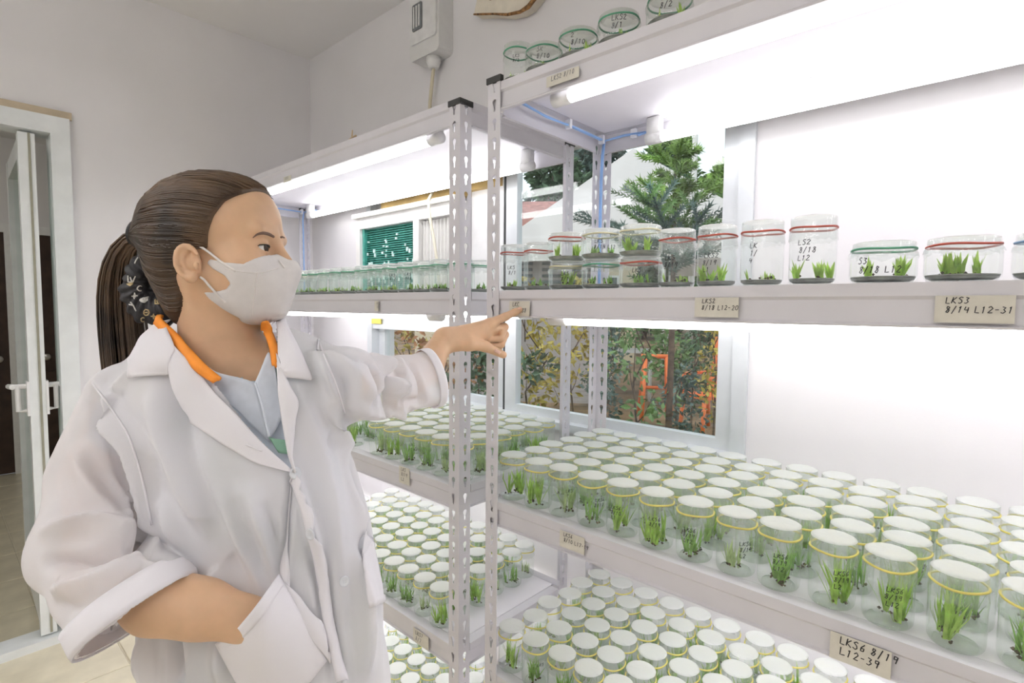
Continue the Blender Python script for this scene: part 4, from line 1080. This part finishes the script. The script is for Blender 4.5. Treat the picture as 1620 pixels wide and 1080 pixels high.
BASE = Skin(cv, cf)
# ---- folds: ridges and valleys pressed along lines on the cloth
FOLDS = [ # pixels, height, half width
 ([(150,640),(180,720),(215,800)], -.006, .020), ([(190,640),(222,720),(238,800),(244,860)], .007, .014), ([(165,700),(190,780),(212,835)], .006, .018), ([(120,720),(150,790),(205,850)], .006, .016),
 ([(85,840),(140,830),(205,855)], .009, .016), ([(80,890),(140,880),(215,862)], -.009, .014), ([(95,930),(150,930),(215,885)], .009, .016), ([(110,965),(170,955),(225,900)], -.006, .013), ([(120,950),(180,990),(240,950)], .006, .020),
 ([(212,800),(222,845),(240,880)], -.018, .010), ([(205,858),(230,862),(246,872)], -.016, .008),
 ([(245,640),(275,720),(310,800),(345,870)], .007, .022), ([(262,600),(300,700),(345,800),(380,900),(400,935)], -.005, .020), ([(300,690),(345,790),(392,870),(412,925)], .006, .022),
 ([(255,800),(300,870),(345,925)], .006, .018), ([(240,860),(280,905),(320,930)], -.006, .014), ([(400,780),(425,850),(438,905)], .006, .018), ([(420,800),(438,860),(440,910)], -.005, .010), ([(375,800),(410,880),(428,925)], -.004, .016),
 ([(462,760),(455,830),(446,905)], -.004, .007), ([(470,760),(490,820),(512,900),(520,1000),(540,1080)], .006, .008), ([(500,870),(520,960),(535,1060)], -.006, .012),
 ([(520,640),(540,690),(556,750),(572,830)], .005, .018), ([(548,720),(560,770),(582,850),(570,870)], -.008, .012), ([(540,600),(545,650),(552,700)], -.006, .014), ([(500,560),(530,610),(545,650)], .006, .012),
 ([(512,545),(550,560),(590,575)], -.004, .012), ([(520,560),(560,590),(588,630)], .005, .014), ([(585,575),(595,605),(585,640)], -.012, .010), ([(598,570),(612,590),(622,640)], .010, .012),
 ([(612,572),(612,610),(605,650)], -.012, .008), ([(630,570),(635,610),(628,655)], .006, .014), ([(650,575),(665,610),(668,650)], -.004, .010), ([(570,640),(600,650),(640,652)], .005, .012),
 ([(470,620),(500,680),(520,760),(535,850),(548,960)], .004, .022), ([(235,1000),(240,1040),(242,1080)], .006, .016), ([(270,1010),(276,1040),(280,1080)], -.006, .012), ([(560,880),(575,950),(580,1060)], .006, .018), ([(350,1010),(352,1080)], .006, .02),
 ([(150,600),(190,650),(235,720)], .004, .014), ([(225,560),(205,600),(170,640)], .003, .012),
]
cn = vnormals(cv, cf)
if (cn[:, 2]*(cv[:, 2]-.81)).mean() < 0: cn = -cn
disp = np.zeros(len(cv), np.float32)
for line, h, w in FOLDS:
    q = np.array([BASE.pt(*c) for c in smooth_line(line, 7, 1)])
    lo, hi = q.min(0)-3*w, q.max(0)+3*w; m = ((cv > lo) & (cv < hi)).all(1)
    d, t = polyd(cv[m], q); disp[m] += h*2.8*((1-.9*(d/w)**2)*np.exp(-(d/w)**2)+.35*np.exp(-d/(w*.38)))*np.sin(np.pi*np.clip(t*.86+.07, 0, 1))**.6
rg_ = np.random.RandomState(3)
for _ in range(40):                                            # soft random ripple of loose cotton
    k = rg_.normal(0, 1, 3)*np.array([45, 20, 45]); disp += .0006*np.sin(cv @ k+rg_.rand()*6.28)
for c_, n_, w_ in ((SR[3], nR, .055), (SL[3], nL, .04)):             # sleeve ends hang smooth
    q = -plane_side(cv, c_, n_); near = (np.linalg.norm(cv-c_, axis=1) < .13) & (q > -.01)
    disp[near] *= np.clip((q[near]-.012)/w_, .12, 1)
cv2 = cv+cn*disp[:, None]
pp_ = proj(cv2)
V_OPEN = [(258,492),(268,520),(300,560),(345,612),(400,680),(458,742),(452,705),(444,650),(438,600),(436,560),(436,505),(420,470),(262,470)]
keep = ~(inpoly(pp_, V_OPEN) & (cv2[:, 2] < .90))
nk = np.linalg.norm((cv2-cs(352, 540, .83))*np.array([1, .0, 1]), axis=1); keep &= ~((nk < .070) & (cv2[:, 1] > -.02))
cf32 = cv.astype(np.float32)
dR = plane_side(cv, SR[3], nR); keep &= ~((dR > -.0016) & (np.linalg.norm(cv-SR[3], axis=1) < .064) & (sleeve_r_low(cf32) < torso_only(cf32)+.002))
dL = plane_side(cv, SL[3], nL); keep &= ~((dL > -.0016) & (np.linalg.norm(cv-SL[3], axis=1) < .0505))
keep &= cv2[:, 1] > -.84
cvf, cff = cut(cv2, cf, keep)
FULL = Skin(cv2, cf)

woman = empty('person', tuple(to_world(np.array([-.38, -1.44, .82]))*np.array([1, 1, 0])), label='woman in a white lab coat and face mask pointing at the rack', cat='person')
W_INV = Matrix.Translation(woman.location).inverted()
def wpart_(o, parent=None):
    if parent is None: o.parent = woman; o.matrix_parent_inverse = W_INV
    else: o.parent = parent
    return o
bv, bf = merge([(hv, hf), (lv, lf), (rv, rf), (gv, gf)])
wpart_(obj('body', np_mesh('body', to_world(bv), bf, M_skin)))
coat = wpart_(obj('lab_coat', np_mesh('lab_coat', to_world(cvf), cff, M_coat)))
def cpatch(name, A, B, nu, nv, off, m=None, thick=.0012): return patch(FULL, A, B, nu, nv, off, name, m or M_coat2, coat, thick)
# lapels and collar leaves
cpatch('lapel', [(280,548),(330,604),(380,660),(430,715),(461,746)], [(278,600),(282,646),(330,685),(400,730),(461,748)], 26, 14, lambda u, t: .006+.006*math.sin(math.pi*t)*(1-u))
cpatch('lapel', [(434,560),(440,620),(446,680),(453,725),(462,746)], [(452,600),(475,635),(468,662),(458,720),(463,748)], 24, 10, lambda u, t: .006+.004*math.sin(math.pi*t))
cpatch('collar', [(262,496),(270,522),(281,545),(284,558)], [(222,548),(205,580),(203,601),(276,590)], 20, 14, lambda u, t: .007+.010*math.sin(math.pi*min(1, t*1.1))*(1-.5*u))
cpatch('collar', [(432,508),(437,530),(438,560),(440,585)], [(448,514),(466,545),(495,606),(452,600)], 20, 12, lambda u, t: .007+.007*math.sin(math.pi*t))
# front edge, cuffs, pocket, seams
cpatch('front_edge', [(461,748),(452,820),(446,900),(450,980),(470,1075)], [(465,748),(460,820),(457,900),(462,980),(482,1075)], 30, 4, .0035)
cpatch('front_edge', [(468,752),(492,815),(512,890),(521,980),(546,1076)], [(462,752),(484,815),(503,890),(513,980),(536,1076)], 30, 4, .005)
EDGE = [(340,1018),(370,1000),(402,962),(422,935),(441,908)]
def poff(u, t): return .006+(.058*math.sin(math.pi*min(1, u*.95+.02))**.8)*(1-t)**1.3+.016*math.sin(math.pi*t)*math.sin(math.pi*u)
patch(FULL, EDGE, [(372,1078),(420,1100),(455,1100),(490,1080),(517,1045)], 30, 22, poff, 'pocket', M_coat2, coat, .0012, True)
patch(FULL, EDGE, [(350,1030),(382,1012),(413,978),(432,950),(449,924)], 30, 5, lambda u, t: poff(u, t*.12)+.002, 'pocket_hem', M_coat2, coat, .0015, True)
cpatch('pocket_side', [(441,908),(470,935),(500,975),(517,1000)], [(517,1045),(518,1046),(518,1047),(518,1048)], 16, 12, lambda u, t: .006+.004*math.sin(math.pi*t))
cpatch('side_pocket', [(570,872),(590,850),(604,846)], [(584,960),(600,955),(606,950)], 14, 12, .004)
for (px, py, r) in ((464,748,.0085), (496,842,.008), (543,917,.0075), (0,0,0)):
    if not r: continue
    h, n = FULL.hit(px, py); q = Vector(to_world(h+n*.006)); nw = Vector(n @ CAMM)
    b = MB(); b.lathe([(r*.95,-.0012),(r,0),(r*.95,.0014),(r*.7,.0012),(r*.6,.0008),(.0005,.0008)], 18, cap1=True)
    for k in range(4):
        a = math.pi/4+k*math.pi/2; b.lathe([(.0009,.0006),(.0009,.0011)], 6, r*.25*math.cos(a), r*.25*math.sin(a))
    o = b.build('button', M_btn, coat, True); o.matrix_world = Matrix.Translation(q) @ nw.to_track_quat('Z', 'Y').to_matrix().to_4x4()
def seam(name, line, off, r, m=M_coat2, n=18, parent=None):
    pts = [Vector(to_world(FULL.pt(*q, off))) for q in smooth_line(line, n)]
    return MB().tube(pts, r, 6).build(name, m, parent or coat, True)
seam('seam', [(147,606),(172,640),(205,690),(226,760),(240,830)], .0005, .0016); seam('seam', [(497,522),(512,560),(532,610),(546,655)], .0005, .0015)
seam('buttonhole', [(394,703),(418,713)], .0135, .0011, n=5)
# rolled cuffs: a wide band round each sleeve end
SURF = BVHTree.FromPolygons(cvf.tolist(), cff.tolist())
def cuff(c, n, R, name, wid, nu=72, nv=6):
    a = np.cross(n, [0, 0, 1.]); a /= np.linalg.norm(a); b = np.cross(n, a); v = []
    G = np.zeros((nv, nu))
    for j in range(nv):
        o = c-n*(wid*j/(nv-1)+.0015)
        for i in range(nu):
            t = 2*math.pi*i/nu; d = a*math.cos(t)+b*math.sin(t); h = SURF.ray_cast(Vector(o), Vector(d)); G[j, i] = h[3] if h[0] is not None and h[3] < R*1.35 else np.nan
    G = np.where(np.isnan(G), np.nanmean(G), G)
    for _ in range(2): G = np.maximum(G, np.maximum(np.roll(G, 1, 1), np.roll(G, -1, 1)))
    for _ in range(4): G = .5*G+.25*(np.roll(G, 1, 1)+np.roll(G, -1, 1))
    for j in range(nv):
        o = c-n*(wid*j/(nv-1)-.001)
        for i in range(nu):
            t = 2*math.pi*i/nu; v.append(o+(a*math.cos(t)+b*math.sin(t))*(G[j, i]+.0030))
    f = np.array([(j*nu+i, j*nu+(i+1) % nu, (j+1)*nu+(i+1) % nu, (j+1)*nu+i) for j in range(nv-1) for i in range(nu)])
    o = obj(name, np_mesh(name, to_world(np.array(v)), f, M_coat2), coat); md = o.modifiers.new('thick', 'SOLIDIFY'); md.thickness = .0014; md.offset = 0; return o
cuff(SR[3], nR, .066, 'cuff', .034); cuff(SL[3], nL, .050, 'cuff', .018)

# ---- shirt
def shirt_fn(p):
    y = p[..., 1]; cx, a, b = torso_prof(y)
    q = ((np.abs(p[..., 0]-cx)/(a-.020))**2.2+(np.abs(p[..., 2]-.822)/(b-.022))**2.2)**(1/2.2); d = (q-1)*np.minimum(a, b)*.85
    d = np.maximum(d, y-.012)
    d = smin(d, chain(p, [cs(230, 622, .82), cs(345, 580, .84), cs(515, 602, .83)], [.042, .055, .042], .02), .04)
    d = smin(d, cone(p, cs(205, 640, .81), cs(165, 740, .80), .042, .044), .02)
    return smin(d, cone(p, cs(545, 606, .82), cs(575, 615, .88), .042, .042), .02)
sv, sf = nets(shirt_fn, (-.66, -.52, .62), (-.18, .03, .97), .006)
SH = Skin(sv, sf); sp_ = proj(sv)
NECK_V = [(255,470),(262,500),(300,552),(345,588),(385,596),(404,600),(414,585),(427,560),(436,540),(436,470)]
keep = ~(inpoly(sp_, NECK_V) & (sv[:, 2] < .95)) & ~((np.linalg.norm((sv-cs(352, 540, .83))*np.array([1, 0, 1]), axis=1) < .075) & (sv[:, 1] > -.02))
sv2, sf2 = cut(sv, sf, keep)
M_shirt = bpy.data.materials.new('printed_shirt'); M_shirt.use_nodes = True; _nt = M_shirt.node_tree; _b = _nt.nodes['Principled BSDF']; _b.inputs['Roughness'].default_value = .8
_tc = _nt.nodes.new('ShaderNodeTexCoord'); _n = _nt.nodes.new('ShaderNodeTexNoise'); _n.inputs['Scale'].default_value = 6.5; _n.inputs['Detail'].default_value = 2
_rp = _nt.nodes.new('ShaderNodeValToRGB'); _nt.links.new(_tc.outputs['Object'], _n.inputs['Vector']); _nt.links.new(_n.outputs['Fac'], _rp.inputs['Fac']); _nt.links.new(_rp.outputs['Color'], _b.inputs['Base Color'])
_rp.color_ramp.elements[0].color = (.22,.30,.22,1); _rp.color_ramp.elements[0].position = .30; _rp.color_ramp.elements[1].color = (.66,.60,.34,1); _rp.color_ramp.elements[1].position = .72
for _p, _c in ((.40,(.30,.44,.48,1)), (.47,(.66,.72,.82,1)), (.62,(.74,.78,.86,1))):
    _e = _rp.color_ramp.elements.new(_p); _e.color = _c
shirt = wpart_(obj('polo_shirt', np_mesh('polo_shirt', to_world(sv2), sf2, M_shirt)))
M_shirtw = mat('shirt_plain', (.70,.75,.84), .8, var=.05, vscale=40)
def spatch(name, A, B, nu, nv, off, m, thick=.0012, ray_=False): return patch(SH, A, B, nu, nv, off, name, m, shirt, thick, ray_)
spatch('placket', [(300,556),(345,590),(388,600),(405,606)], [(345,625),(380,650),(400,672),(428,700)], 18, 12, .006, M_shirtw)
spatch('placket', [(405,606),(412,590),(424,560),(434,575)], [(428,692),(436,680),(444,660),(452,700)], 16, 12, .009, M_shirtw)
spatch('collar', [(269,511),(292,543),(326,579),(350,599)], [(261,517),(281,552),(311,588),(339,605)], 18, 6, lambda u, t: .033+.005*math.sin(math.pi*t), M_orange, .004, True)
spatch('collar', [(412,519),(419,529),(428,551),(432,578)], [(425,518),(433,532),(440,555),(439,582)], 16, 6, lambda u, t: .022+.005*math.sin(math.pi*t), M_orange, .004, True)
spatch('print_band', [(425,690),(435,693),(450,695)], [(440,715),(446,716),(456,718)], 8, 5, .008, mat('green_print', (.35,.62,.45), .8))
wpart_(seam('placket_fold', [(404,606),(415,640),(426,690)], .002, .0018, M_shirtw, parent=shirt), shirt)

# ---- trousers and shoes below the coat
def trou(p): return np.minimum(legs(p)-.012, 9)
tv, tf = nets(trou, (-.64, -1.40, .60), (-.18, -.38, .98), .011)
M_trou = mat('khaki_trousers', (.33,.25,.16), .85, var=.08, vscale=60)
wpart_(obj('trousers', np_mesh('trousers', to_world(tv), tf, M_trou)))
for x in (345, 475):
    hx = cs(x, 1010, .81)[0]+.01; w0 = to_world(np.array([hx, -1.38, .76])); fl = Vector((w0[0], w0[1], 0))
    dirw = Vector((-CF.x, -CF.y, 0)).normalized(); sd = Vector((dirw.y, -dirw.x, 0)); b = MB(); vs = []
    N = 14
    for k, (s, wd, ht) in enumerate(((-.07,.028,.06),(-.05,.036,.085),(0,.036,.09),(.06,.040,.07),(.12,.044,.05),(.16,.036,.04),(.185,.015,.025))):
        for i in range(N):
            a = 2*math.pi*i/N; vs.append(fl+dirw*s+sd*wd*math.cos(a)+Vector((0,0,max(.002, ht*.5+ht*.5*math.sin(a)))))
    fs = [(k*N+i, k*N+(i+1) % N, (k+1)*N+(i+1) % N, (k+1)*N+i) for k in range(6) for i in range(N)]+[tuple(range(N-1,-1,-1)), tuple(range(6*N, 7*N))]
    b.add(vs, fs); wpart_(b.build('shoe', mat('black_shoe', (.03,.03,.035), .4), None, True))
# ---- eyes, brows, lashes
HEADS = Skin(hv, hf)
M_eye = mat('eye_white', (.78,.76,.73), .15, var=.02); M_iris = mat('dark_iris', (.035,.018,.010), .1)
def hp(v): return Vector(to_world(hl2c(v)))
for s in (-1, 1):
    c = np.array([.0785, s*.0310, -.006]); b = MB(); b.lathe([(.0127*math.sin(a), .0127*math.cos(a)) for a in np.linspace(.02, math.pi-.02, 16)], 24)
    o = b.build('eye', M_eye, None, True); look = Vector(np.array([1., -.10 if s < 0 else -.05, -.02]) @ HM @ CAMM).normalized()
    M4 = Matrix.Translation(hp(c)) @ look.to_track_quat('Z', 'Y').to_matrix().to_4x4()
    o.matrix_world = M4; wpart_(o); o.matrix_parent_inverse = W_INV
    ib = MB(); ib.lathe([(.0068, .0109), (.0064, .0117), (.004, .0128), (.0006, .0131)], 20); io = ib.build('iris', M_iris, o, True)
M_brow = mat('eyebrow_brown', (.17,.105,.08), .8)
def strip(name, skin, line, widths, off, m, n=16):
    l = smooth_line(line, n); pts = [skin.pt(*q, off) for q in l]; w = np.interp(np.linspace(0, 1, n), np.linspace(0, 1, len(widths)), widths)
    return wpart_(MB().tube([Vector(to_world(p)) for p in pts], list(w), 6).build(name, m, None, True))
strip('eyebrow', HEADS, [(400,376),(407,370),(416,368),(425,370),(433,374.5)], [.0006,.0016,.0025,.0025,.0018], .0001, M_brow)
strip('eyebrow', HEADS, [(443.5,375.5),(447,374.5),(450,376)], [.0014,.0016,.0009], .0001, M_brow, 8)
M_lash = mat('lash_black', (.012,.01,.01), .7)
def lash(s):
    pts = []
    for t in np.linspace(-1, 1, 14):
        y = .0330+.0125*t; z = -.0068+.0036*math.sqrt(max(0, 1-t*t))+.0003; r2 = .0142**2-(y-.031)**2-(z+.006)**2
        pts.append(hp((.0785+math.sqrt(max(r2, .00002)), s*y, z)))
    return wpart_(MB().tube(pts, [.0003]+[.0009]*12+[.0004], 5).build('eyelash', M_lash, None, True))
lash(-1); lash(1)
for (px, py, r) in ((331.5,496,.0011), (332.5,500,.0009), (357,540,.001)):
    h, n = HEADS.hit(px, py); q = Vector(to_world(h)); wpart_(MB().lathe([(.0004,-.0006),(r,-.0002),(r*.8,.0003),(.0002,.0005)], 8).build('mole', mat('mole_brown', (.16,.08,.05), .6), None, True)).matrix_world = Matrix.Translation(q) @ Vector(n @ CAMM).to_track_quat('Z', 'Y').to_matrix().to_4x4()

# ---- hair cap
TIE = np.array([-.103, 0, .016])
def sag_poly(px_list, yl):                 # outline given as pixels on the near side of the head, to head coordinates
    out = []
    for px, py in px_list:
        h, n = HEADS.hit(px, py)
        if h is None: h = cs(px, py, .79)
        q = (h-HO) @ HM.T; out.append((q[0], q[2]))
    return out
HAIRLINE = np.array([(.105,.125),(.082,.094),(.074,.082),(.062,.066),(.046,.052),(.034,.030),(.026,.008),(.022,-.014),(.012,-.012),(.002,-.004),(-.014,-.008),(-.016,-.030),(-.016,-.060),(-.020,-.090),(-.03,-.118),(-.14,-.12),(-.16,.14)])
def sdpoly(x, z, poly):
    d = np.full(x.shape, 9., np.float32); inside = np.zeros(x.shape, bool); n = len(poly); j = n-1
    for i in range(n):
        ax, az = poly[j]; bx, bz = poly[i]; ex, ez = bx-ax, bz-az
        t = np.clip(((x-ax)*ex+(z-az)*ez)/(ex*ex+ez*ez), 0, 1); d = np.minimum(d, np.hypot(x-ax-t*ex, z-az-t*ez))
        inside ^= ((bz > z) != (az > z)) & (x < (ax-bx)*(z-bz)/(az-bz+1e-12)+bx); j = i
    return np.where(inside, -d, d)
def hair_shape(q):
    d = ellip(q, (-.006, 0, .026), (.0945, .0785, .0835)); d = smin(d, ellip(q, (.034, 0, .038), (.0615, .066, .0625)), .02)
    d = smin(d, ellip(q, (-.038, 0, -.030), (.050, .060, .050)), .03); d = smin(d, ellip(q, (-.034, 0, -.080), (.032, .044, .040)), .03)
    return smin(d, cone(q, (-.07, 0, .02), TIE, .045, .016), .03)
def hair_fn(p):
    q = to_head(p); d = hair_shape(q)
    bump = .0006*np.sin(q[..., 2]*420+q[..., 0]*90+np.abs(q[..., 1])*160)
    yb = np.abs(q[..., 1]); edge = sdpoly(q[..., 0]-.16*np.clip(.05-yb, 0, .05)*(q[..., 2] > .03), q[..., 2], HAIRLINE)
    return smax(d+bump, edge, .006)
kv, kf = nets(hair_fn, (-.60, .02, .68), (-.32, .275, .92), .0026)
hair = wpart_(obj('hair', np_mesh('hair', to_world(kv), kf, M_hair)))
# combed strands from the hairline back to the tie
def hair_d(q): return float(hair_shape(np.array(q, np.float32)[None])[0])
def snap(q, lift):
    q = np.array(q, float); c = np.array([-.01, 0, .01])
    for _ in range(3):
        e = 1e-3; d = hair_d(q); g = np.array([hair_d(q+np.eye(3)[i]*e)-d for i in range(3)])/e; q = q-g*(d-lift)/(g@g+1e-9)
    return q
rs_ = random.Random(9); B = MB()
starts = []
for i in range(330):
    t = rs_.random()
    k = t*12.999; a, b = HAIRLINE[1+int(k)], HAIRLINE[min(14, 2+int(k))]; f = k-int(k); x, z = a*(1-f)+b*f
    side = -1 if rs_.random() < .78 else 1
    x -= rs_.uniform(-.003, .010) if t < .8 else 0
    # find the width of the head there
    lo, hi = 0., .11
    for _ in range(14):
        m = (lo+hi)/2
        if hair_d((x, side*m, z)) < 0: lo = m
        else: hi = m
    starts.append((np.array([x, side*max(lo*(rs_.uniform(.1, 1) if z > .07 else 1), .004), z]), rs_.uniform(.0, 1)))
Pm = np.array([s for s, _ in starts])
NP_ = 12; lines = np.empty((len(Pm), NP_, 3))
for j in range(NP_):
    t = j/(NP_-1); q = Pm*(1-t)+TIE*t; arch_ = math.sin(math.pi*t)
    d = q-np.array([-.005, 0, .01]); d /= np.linalg.norm(d, axis=1, keepdims=True)+1e-9
    lines[:, j] = q+d*.05*arch_
for it in range(4):
    q = lines.reshape(-1, 3).astype(np.float32); e = 1e-3; d0 = hair_shape(q); g = np.stack([hair_shape(q+np.eye(3, dtype=np.float32)[i]*e)-d0 for i in range(3)], -1)/e
    lines = (q-g*((d0-.0006)/((g*g).sum(-1)+1e-6))[:, None]).reshape(lines.shape)
for i in range(len(lines)):
    r = rs_.uniform(.0007, .0017); B.tube([hp(q) for q in lines[i]], [r*.3]+[r]*(NP_-2)+[r*.6], 4, caps=False)
o = B.build('combed_strands', M_hair, hair, True, fix=False); o['kind'] = 'stuff'
# ---- tie, ponytail, fabric
def ringmesh(c, n, R, r, m, name, par=None):
    c = hp(c); n = Vector(np.array(n) @ HM @ CAMM).normalized(); a = n.orthogonal().normalized(); b2 = n.cross(a)
    o = MB().tube([c+(a*math.cos(t)+b2*math.sin(t))*R for t in np.linspace(0, 2*math.pi, 25)], r, 8, caps=False).build(name, m, None, True); return wpart_(o)
for k in range(3): ringmesh(TIE+np.array([-.001-.005*k, 0, .002+.001*k]), (1, 0, -.25), .015, .0045, M_black, 'hair_tie')
B = MB(); rs_ = random.Random(4)
CURVE = [(228,374,.80),(206,384,.806),(193,415,.818),(190,470,.832),(196,540,.842),(204,620,.850),(212,700,.855)]
for i in range(330):
    a, q = rs_.random()*6.28, math.sqrt(rs_.random()); ox, oz = q*math.cos(a), q*math.sin(a); pts = []; wig = rs_.uniform(-.003, .003)
    cutn = len(CURVE)
    for k, (px, py, z) in enumerate(CURVE):
        sp = (.010, .020, .025, .028, .029, .027, .020)[k]; c = cs(px, py, z)
        n_ = 1.0 if k else .9
        up = ox*sp if k > 1 else 0; v = c+np.array([ox*sp*(1.05 if k > 1 else .4), (-ox*sp*.9 if k <= 1 else 0), oz*sp*.8])+np.array([wig, 0, wig])*k*.4; pts.append(v)
    pts = smooth_line(np.array(pts), 14, 1); r = rs_.uniform(.0009, .0020)
    B.tube([Vector(to_world(p)) for p in pts], [r]*12+[r*.7, r*.3], 4, caps=False)
for i in range(26):                                            # stray ends fanning out
    t = rs_.random(); a = cs(212-8*t, 382+6*t, .80+.02*rs_.random()); b = cs(176-14*rs_.random(), 408+34*rs_.random(), .80+.02*rs_.random()); m = (a+b)/2+np.array([-.004, .010, 0])
    pts = smooth_line(np.array([a, m, b]), 9, 1); B.tube([Vector(to_world(p)) for p in pts], [.0012]*6+[.0008, .0005, .0002], 4, caps=False)
o = B.build('ponytail', M_hair, hair, True, fix=False)
def scr(p):
    d = chain(p, [cs(236, 398, .80), cs(222, 430, .805), cs(216, 462, .81), cs(232, 488, .812), cs(262, 492, .808), cs(288, 478, .80)], [.012, .015, .019, .020, .019, .014], .012)
    q = p-np.array(cs(240, 450, .80), np.float32); an = np.arctan2(q[..., 1], q[..., 0]); return d+.0022*np.sin(an*17+q[..., 2]*160)
zv, zf = nets(scr, (-.60, .0, .74), (-.44, .17, .87), .003)
scrunch = wpart_(obj('scrunchie', np_mesh('scrunchie', to_world(zv), zf, mat('black_print_fabric', (.02,.018,.022), .6, var=.3, vscale=60, bump=.2)))); SC = Skin(zv, zf)
M_motif = mat('cream_motif', (.72,.70,.66), .6); M_motif2 = mat('tan_motif', (.50,.38,.20), .6)
def motif(px, py, strokes, s, m):
    b = MB()
    for st in strokes:
        pts = [Vector(to_world(SC.pt(px+x*s, py-y*s, .0006))) for x, y in smooth_line(np.array(st, float), 8, 0)]; b.tube(pts, .0010, 5)
    b.build('printed_motif', m, scrunch, True)
star = [[(-1,0),(1,0)],[(0,-1),(0,1)],[(-.4,-.4),(.4,.4)],[(-.4,.4),(.4,-.4)]]; ringm = [[(math.cos(a), math.sin(a)) for a in np.linspace(0, 6.28, 9)], [(-.4,0),(.4,0)]]
lv_ = [[(-1,1),(-1,-.6),(.2,-.6)],[(-.4,.6),(.1,-1),(.9,.8)]]; cc = [[(.8*math.cos(a), .8*math.sin(a)) for a in np.linspace(.8, 5.4, 9)]]
for a in ((213,468,star,5,M_motif),(209,442,lv_,6,M_motif),(221,456,cc,5,M_motif),(232,494,ringm,5,M_motif2),(211,484,[[(-.6,1),(.1,0),(.8,-1.3)],[(-1,.4),(.2,.2)]],6,M_motif),(243,500,star,4,M_motif2),(226,505,cc,4,M_motif2),(216,412,[[(-.5,-1),(.6,1)]],5,M_motif),(262,486,ringm,5,M_motif2),(250,478,lv_,4,M_motif2)): motif(*a)
for (px, py, rx, m) in ((206,449,5,M_motif2), (228,474,7,M_motif)):
    A = [(px-rx, py+rx*.3), (px, py+rx*.9), (px+rx, py+rx*.2)]; Bq = [(px-rx, py-rx*.1), (px, py-rx*.5), (px+rx, py-rx*.8)]
    patch(SC, A, Bq, 8, 5, .0008, 'printed_patch', m, scrunch, .0004)

# ---- mask
MASKP = np.array([(.097,-.012),(.112,-.020),(.140,-.02),(.14,-.13),(.03,-.13),(.050,-.108),(.030,-.096),(.018,-.083),(.014,-.072),(.026,-.073),(.044,-.068),(.050,-.060),(.044,-.050),(.028,-.041),(.020,-.033),(.024,-.027),(.045,-.032),(.070,-.034),(.084,-.024)])
def mask_fn(p):
    q = to_head(p); ay = q.copy(); ay[..., 1] = np.abs(ay[..., 1])
    f = head_base(q); f = smin(f, cone(q, (.090, 0, .004), (.113, 0, -.036), .0075, .0105), .012)
    sh = smin(f-.0025, ellip(q, (.062, 0, -.055), (.056, .046, .046)), .022)
    sh = smin(sh, cone(q, (.104, 0, -.025), (.092, 0, -.092), .010, .016), .014)
    ed = sdpoly(q[..., 0], q[..., 2], MASKP)
    return smax(smax(sh, ed, .003), -(f+.003), .002)
mv, mf = nets(mask_fn, (-.47, -.0, .70), (-.29, .16, .90), .0021)
mask = wpart_(obj('face_mask', np_mesh('face_mask', to_world(mv), mf, M_mask))); MK = Skin(mv, mf)
def mseam(line, off=.0003, r=.0006):
    return MB().tube([Vector(to_world(MK.pt(*q, off))) for q in smooth_line(np.array(line, float), 16)], r, 5).build('weld_seam', M_loop, mask, True)
mseam([(408,428),(404,450),(401,475),(399,500)]); mseam([(357,425),(385,430),(412,432),(440,424)])
def loop(pts, r=.0017): return MB().tube([Vector(to_world(p)) for p in smooth_line(np.array(pts), 18, 2)], r, 6).build('ear_loop', M_loop, mask, True)
def hs(px, py, o=.002): return HEADS.pt(px, py, o)
loop([MK.pt(372,428,.001), hs(350,413,.003), hs(335,400,.004), hs(322,390,.006), hs(314,386,.004)])
loop([MK.pt(357,478,.001), hs(345,465,.003), hs(332,452,.003), hs(321,440,.004), hs(314,436,.003)])
loop([hl2c((.085,.045,-.030)), hl2c((.055,.066,-.018)), hl2c((.02,.078,-.008))]); loop([hl2c((.06,.05,-.07)), hl2c((.03,.068,-.06)), hl2c((.01,.078,-.055))])
loop([MK.pt(441,412,.001), MK.pt(446,419,.0015), MK.pt(450,424,.001)], .0012)
# nails of the pointing hand
HANDS = Skin(lv, lf)
M_nail = mat('nail', (.72,.46,.36), .25)
for (a, b) in (([(784,551),(793,556)], [(781,556),(790,561)]), ([(818,487),(824,486)], [(819,490),(825,489)])):
    wpart_(patch(HANDS, a, b, 6, 5, .0006, 'fingernail', M_nail, None, .0006))
# a hair strand crossing the temple
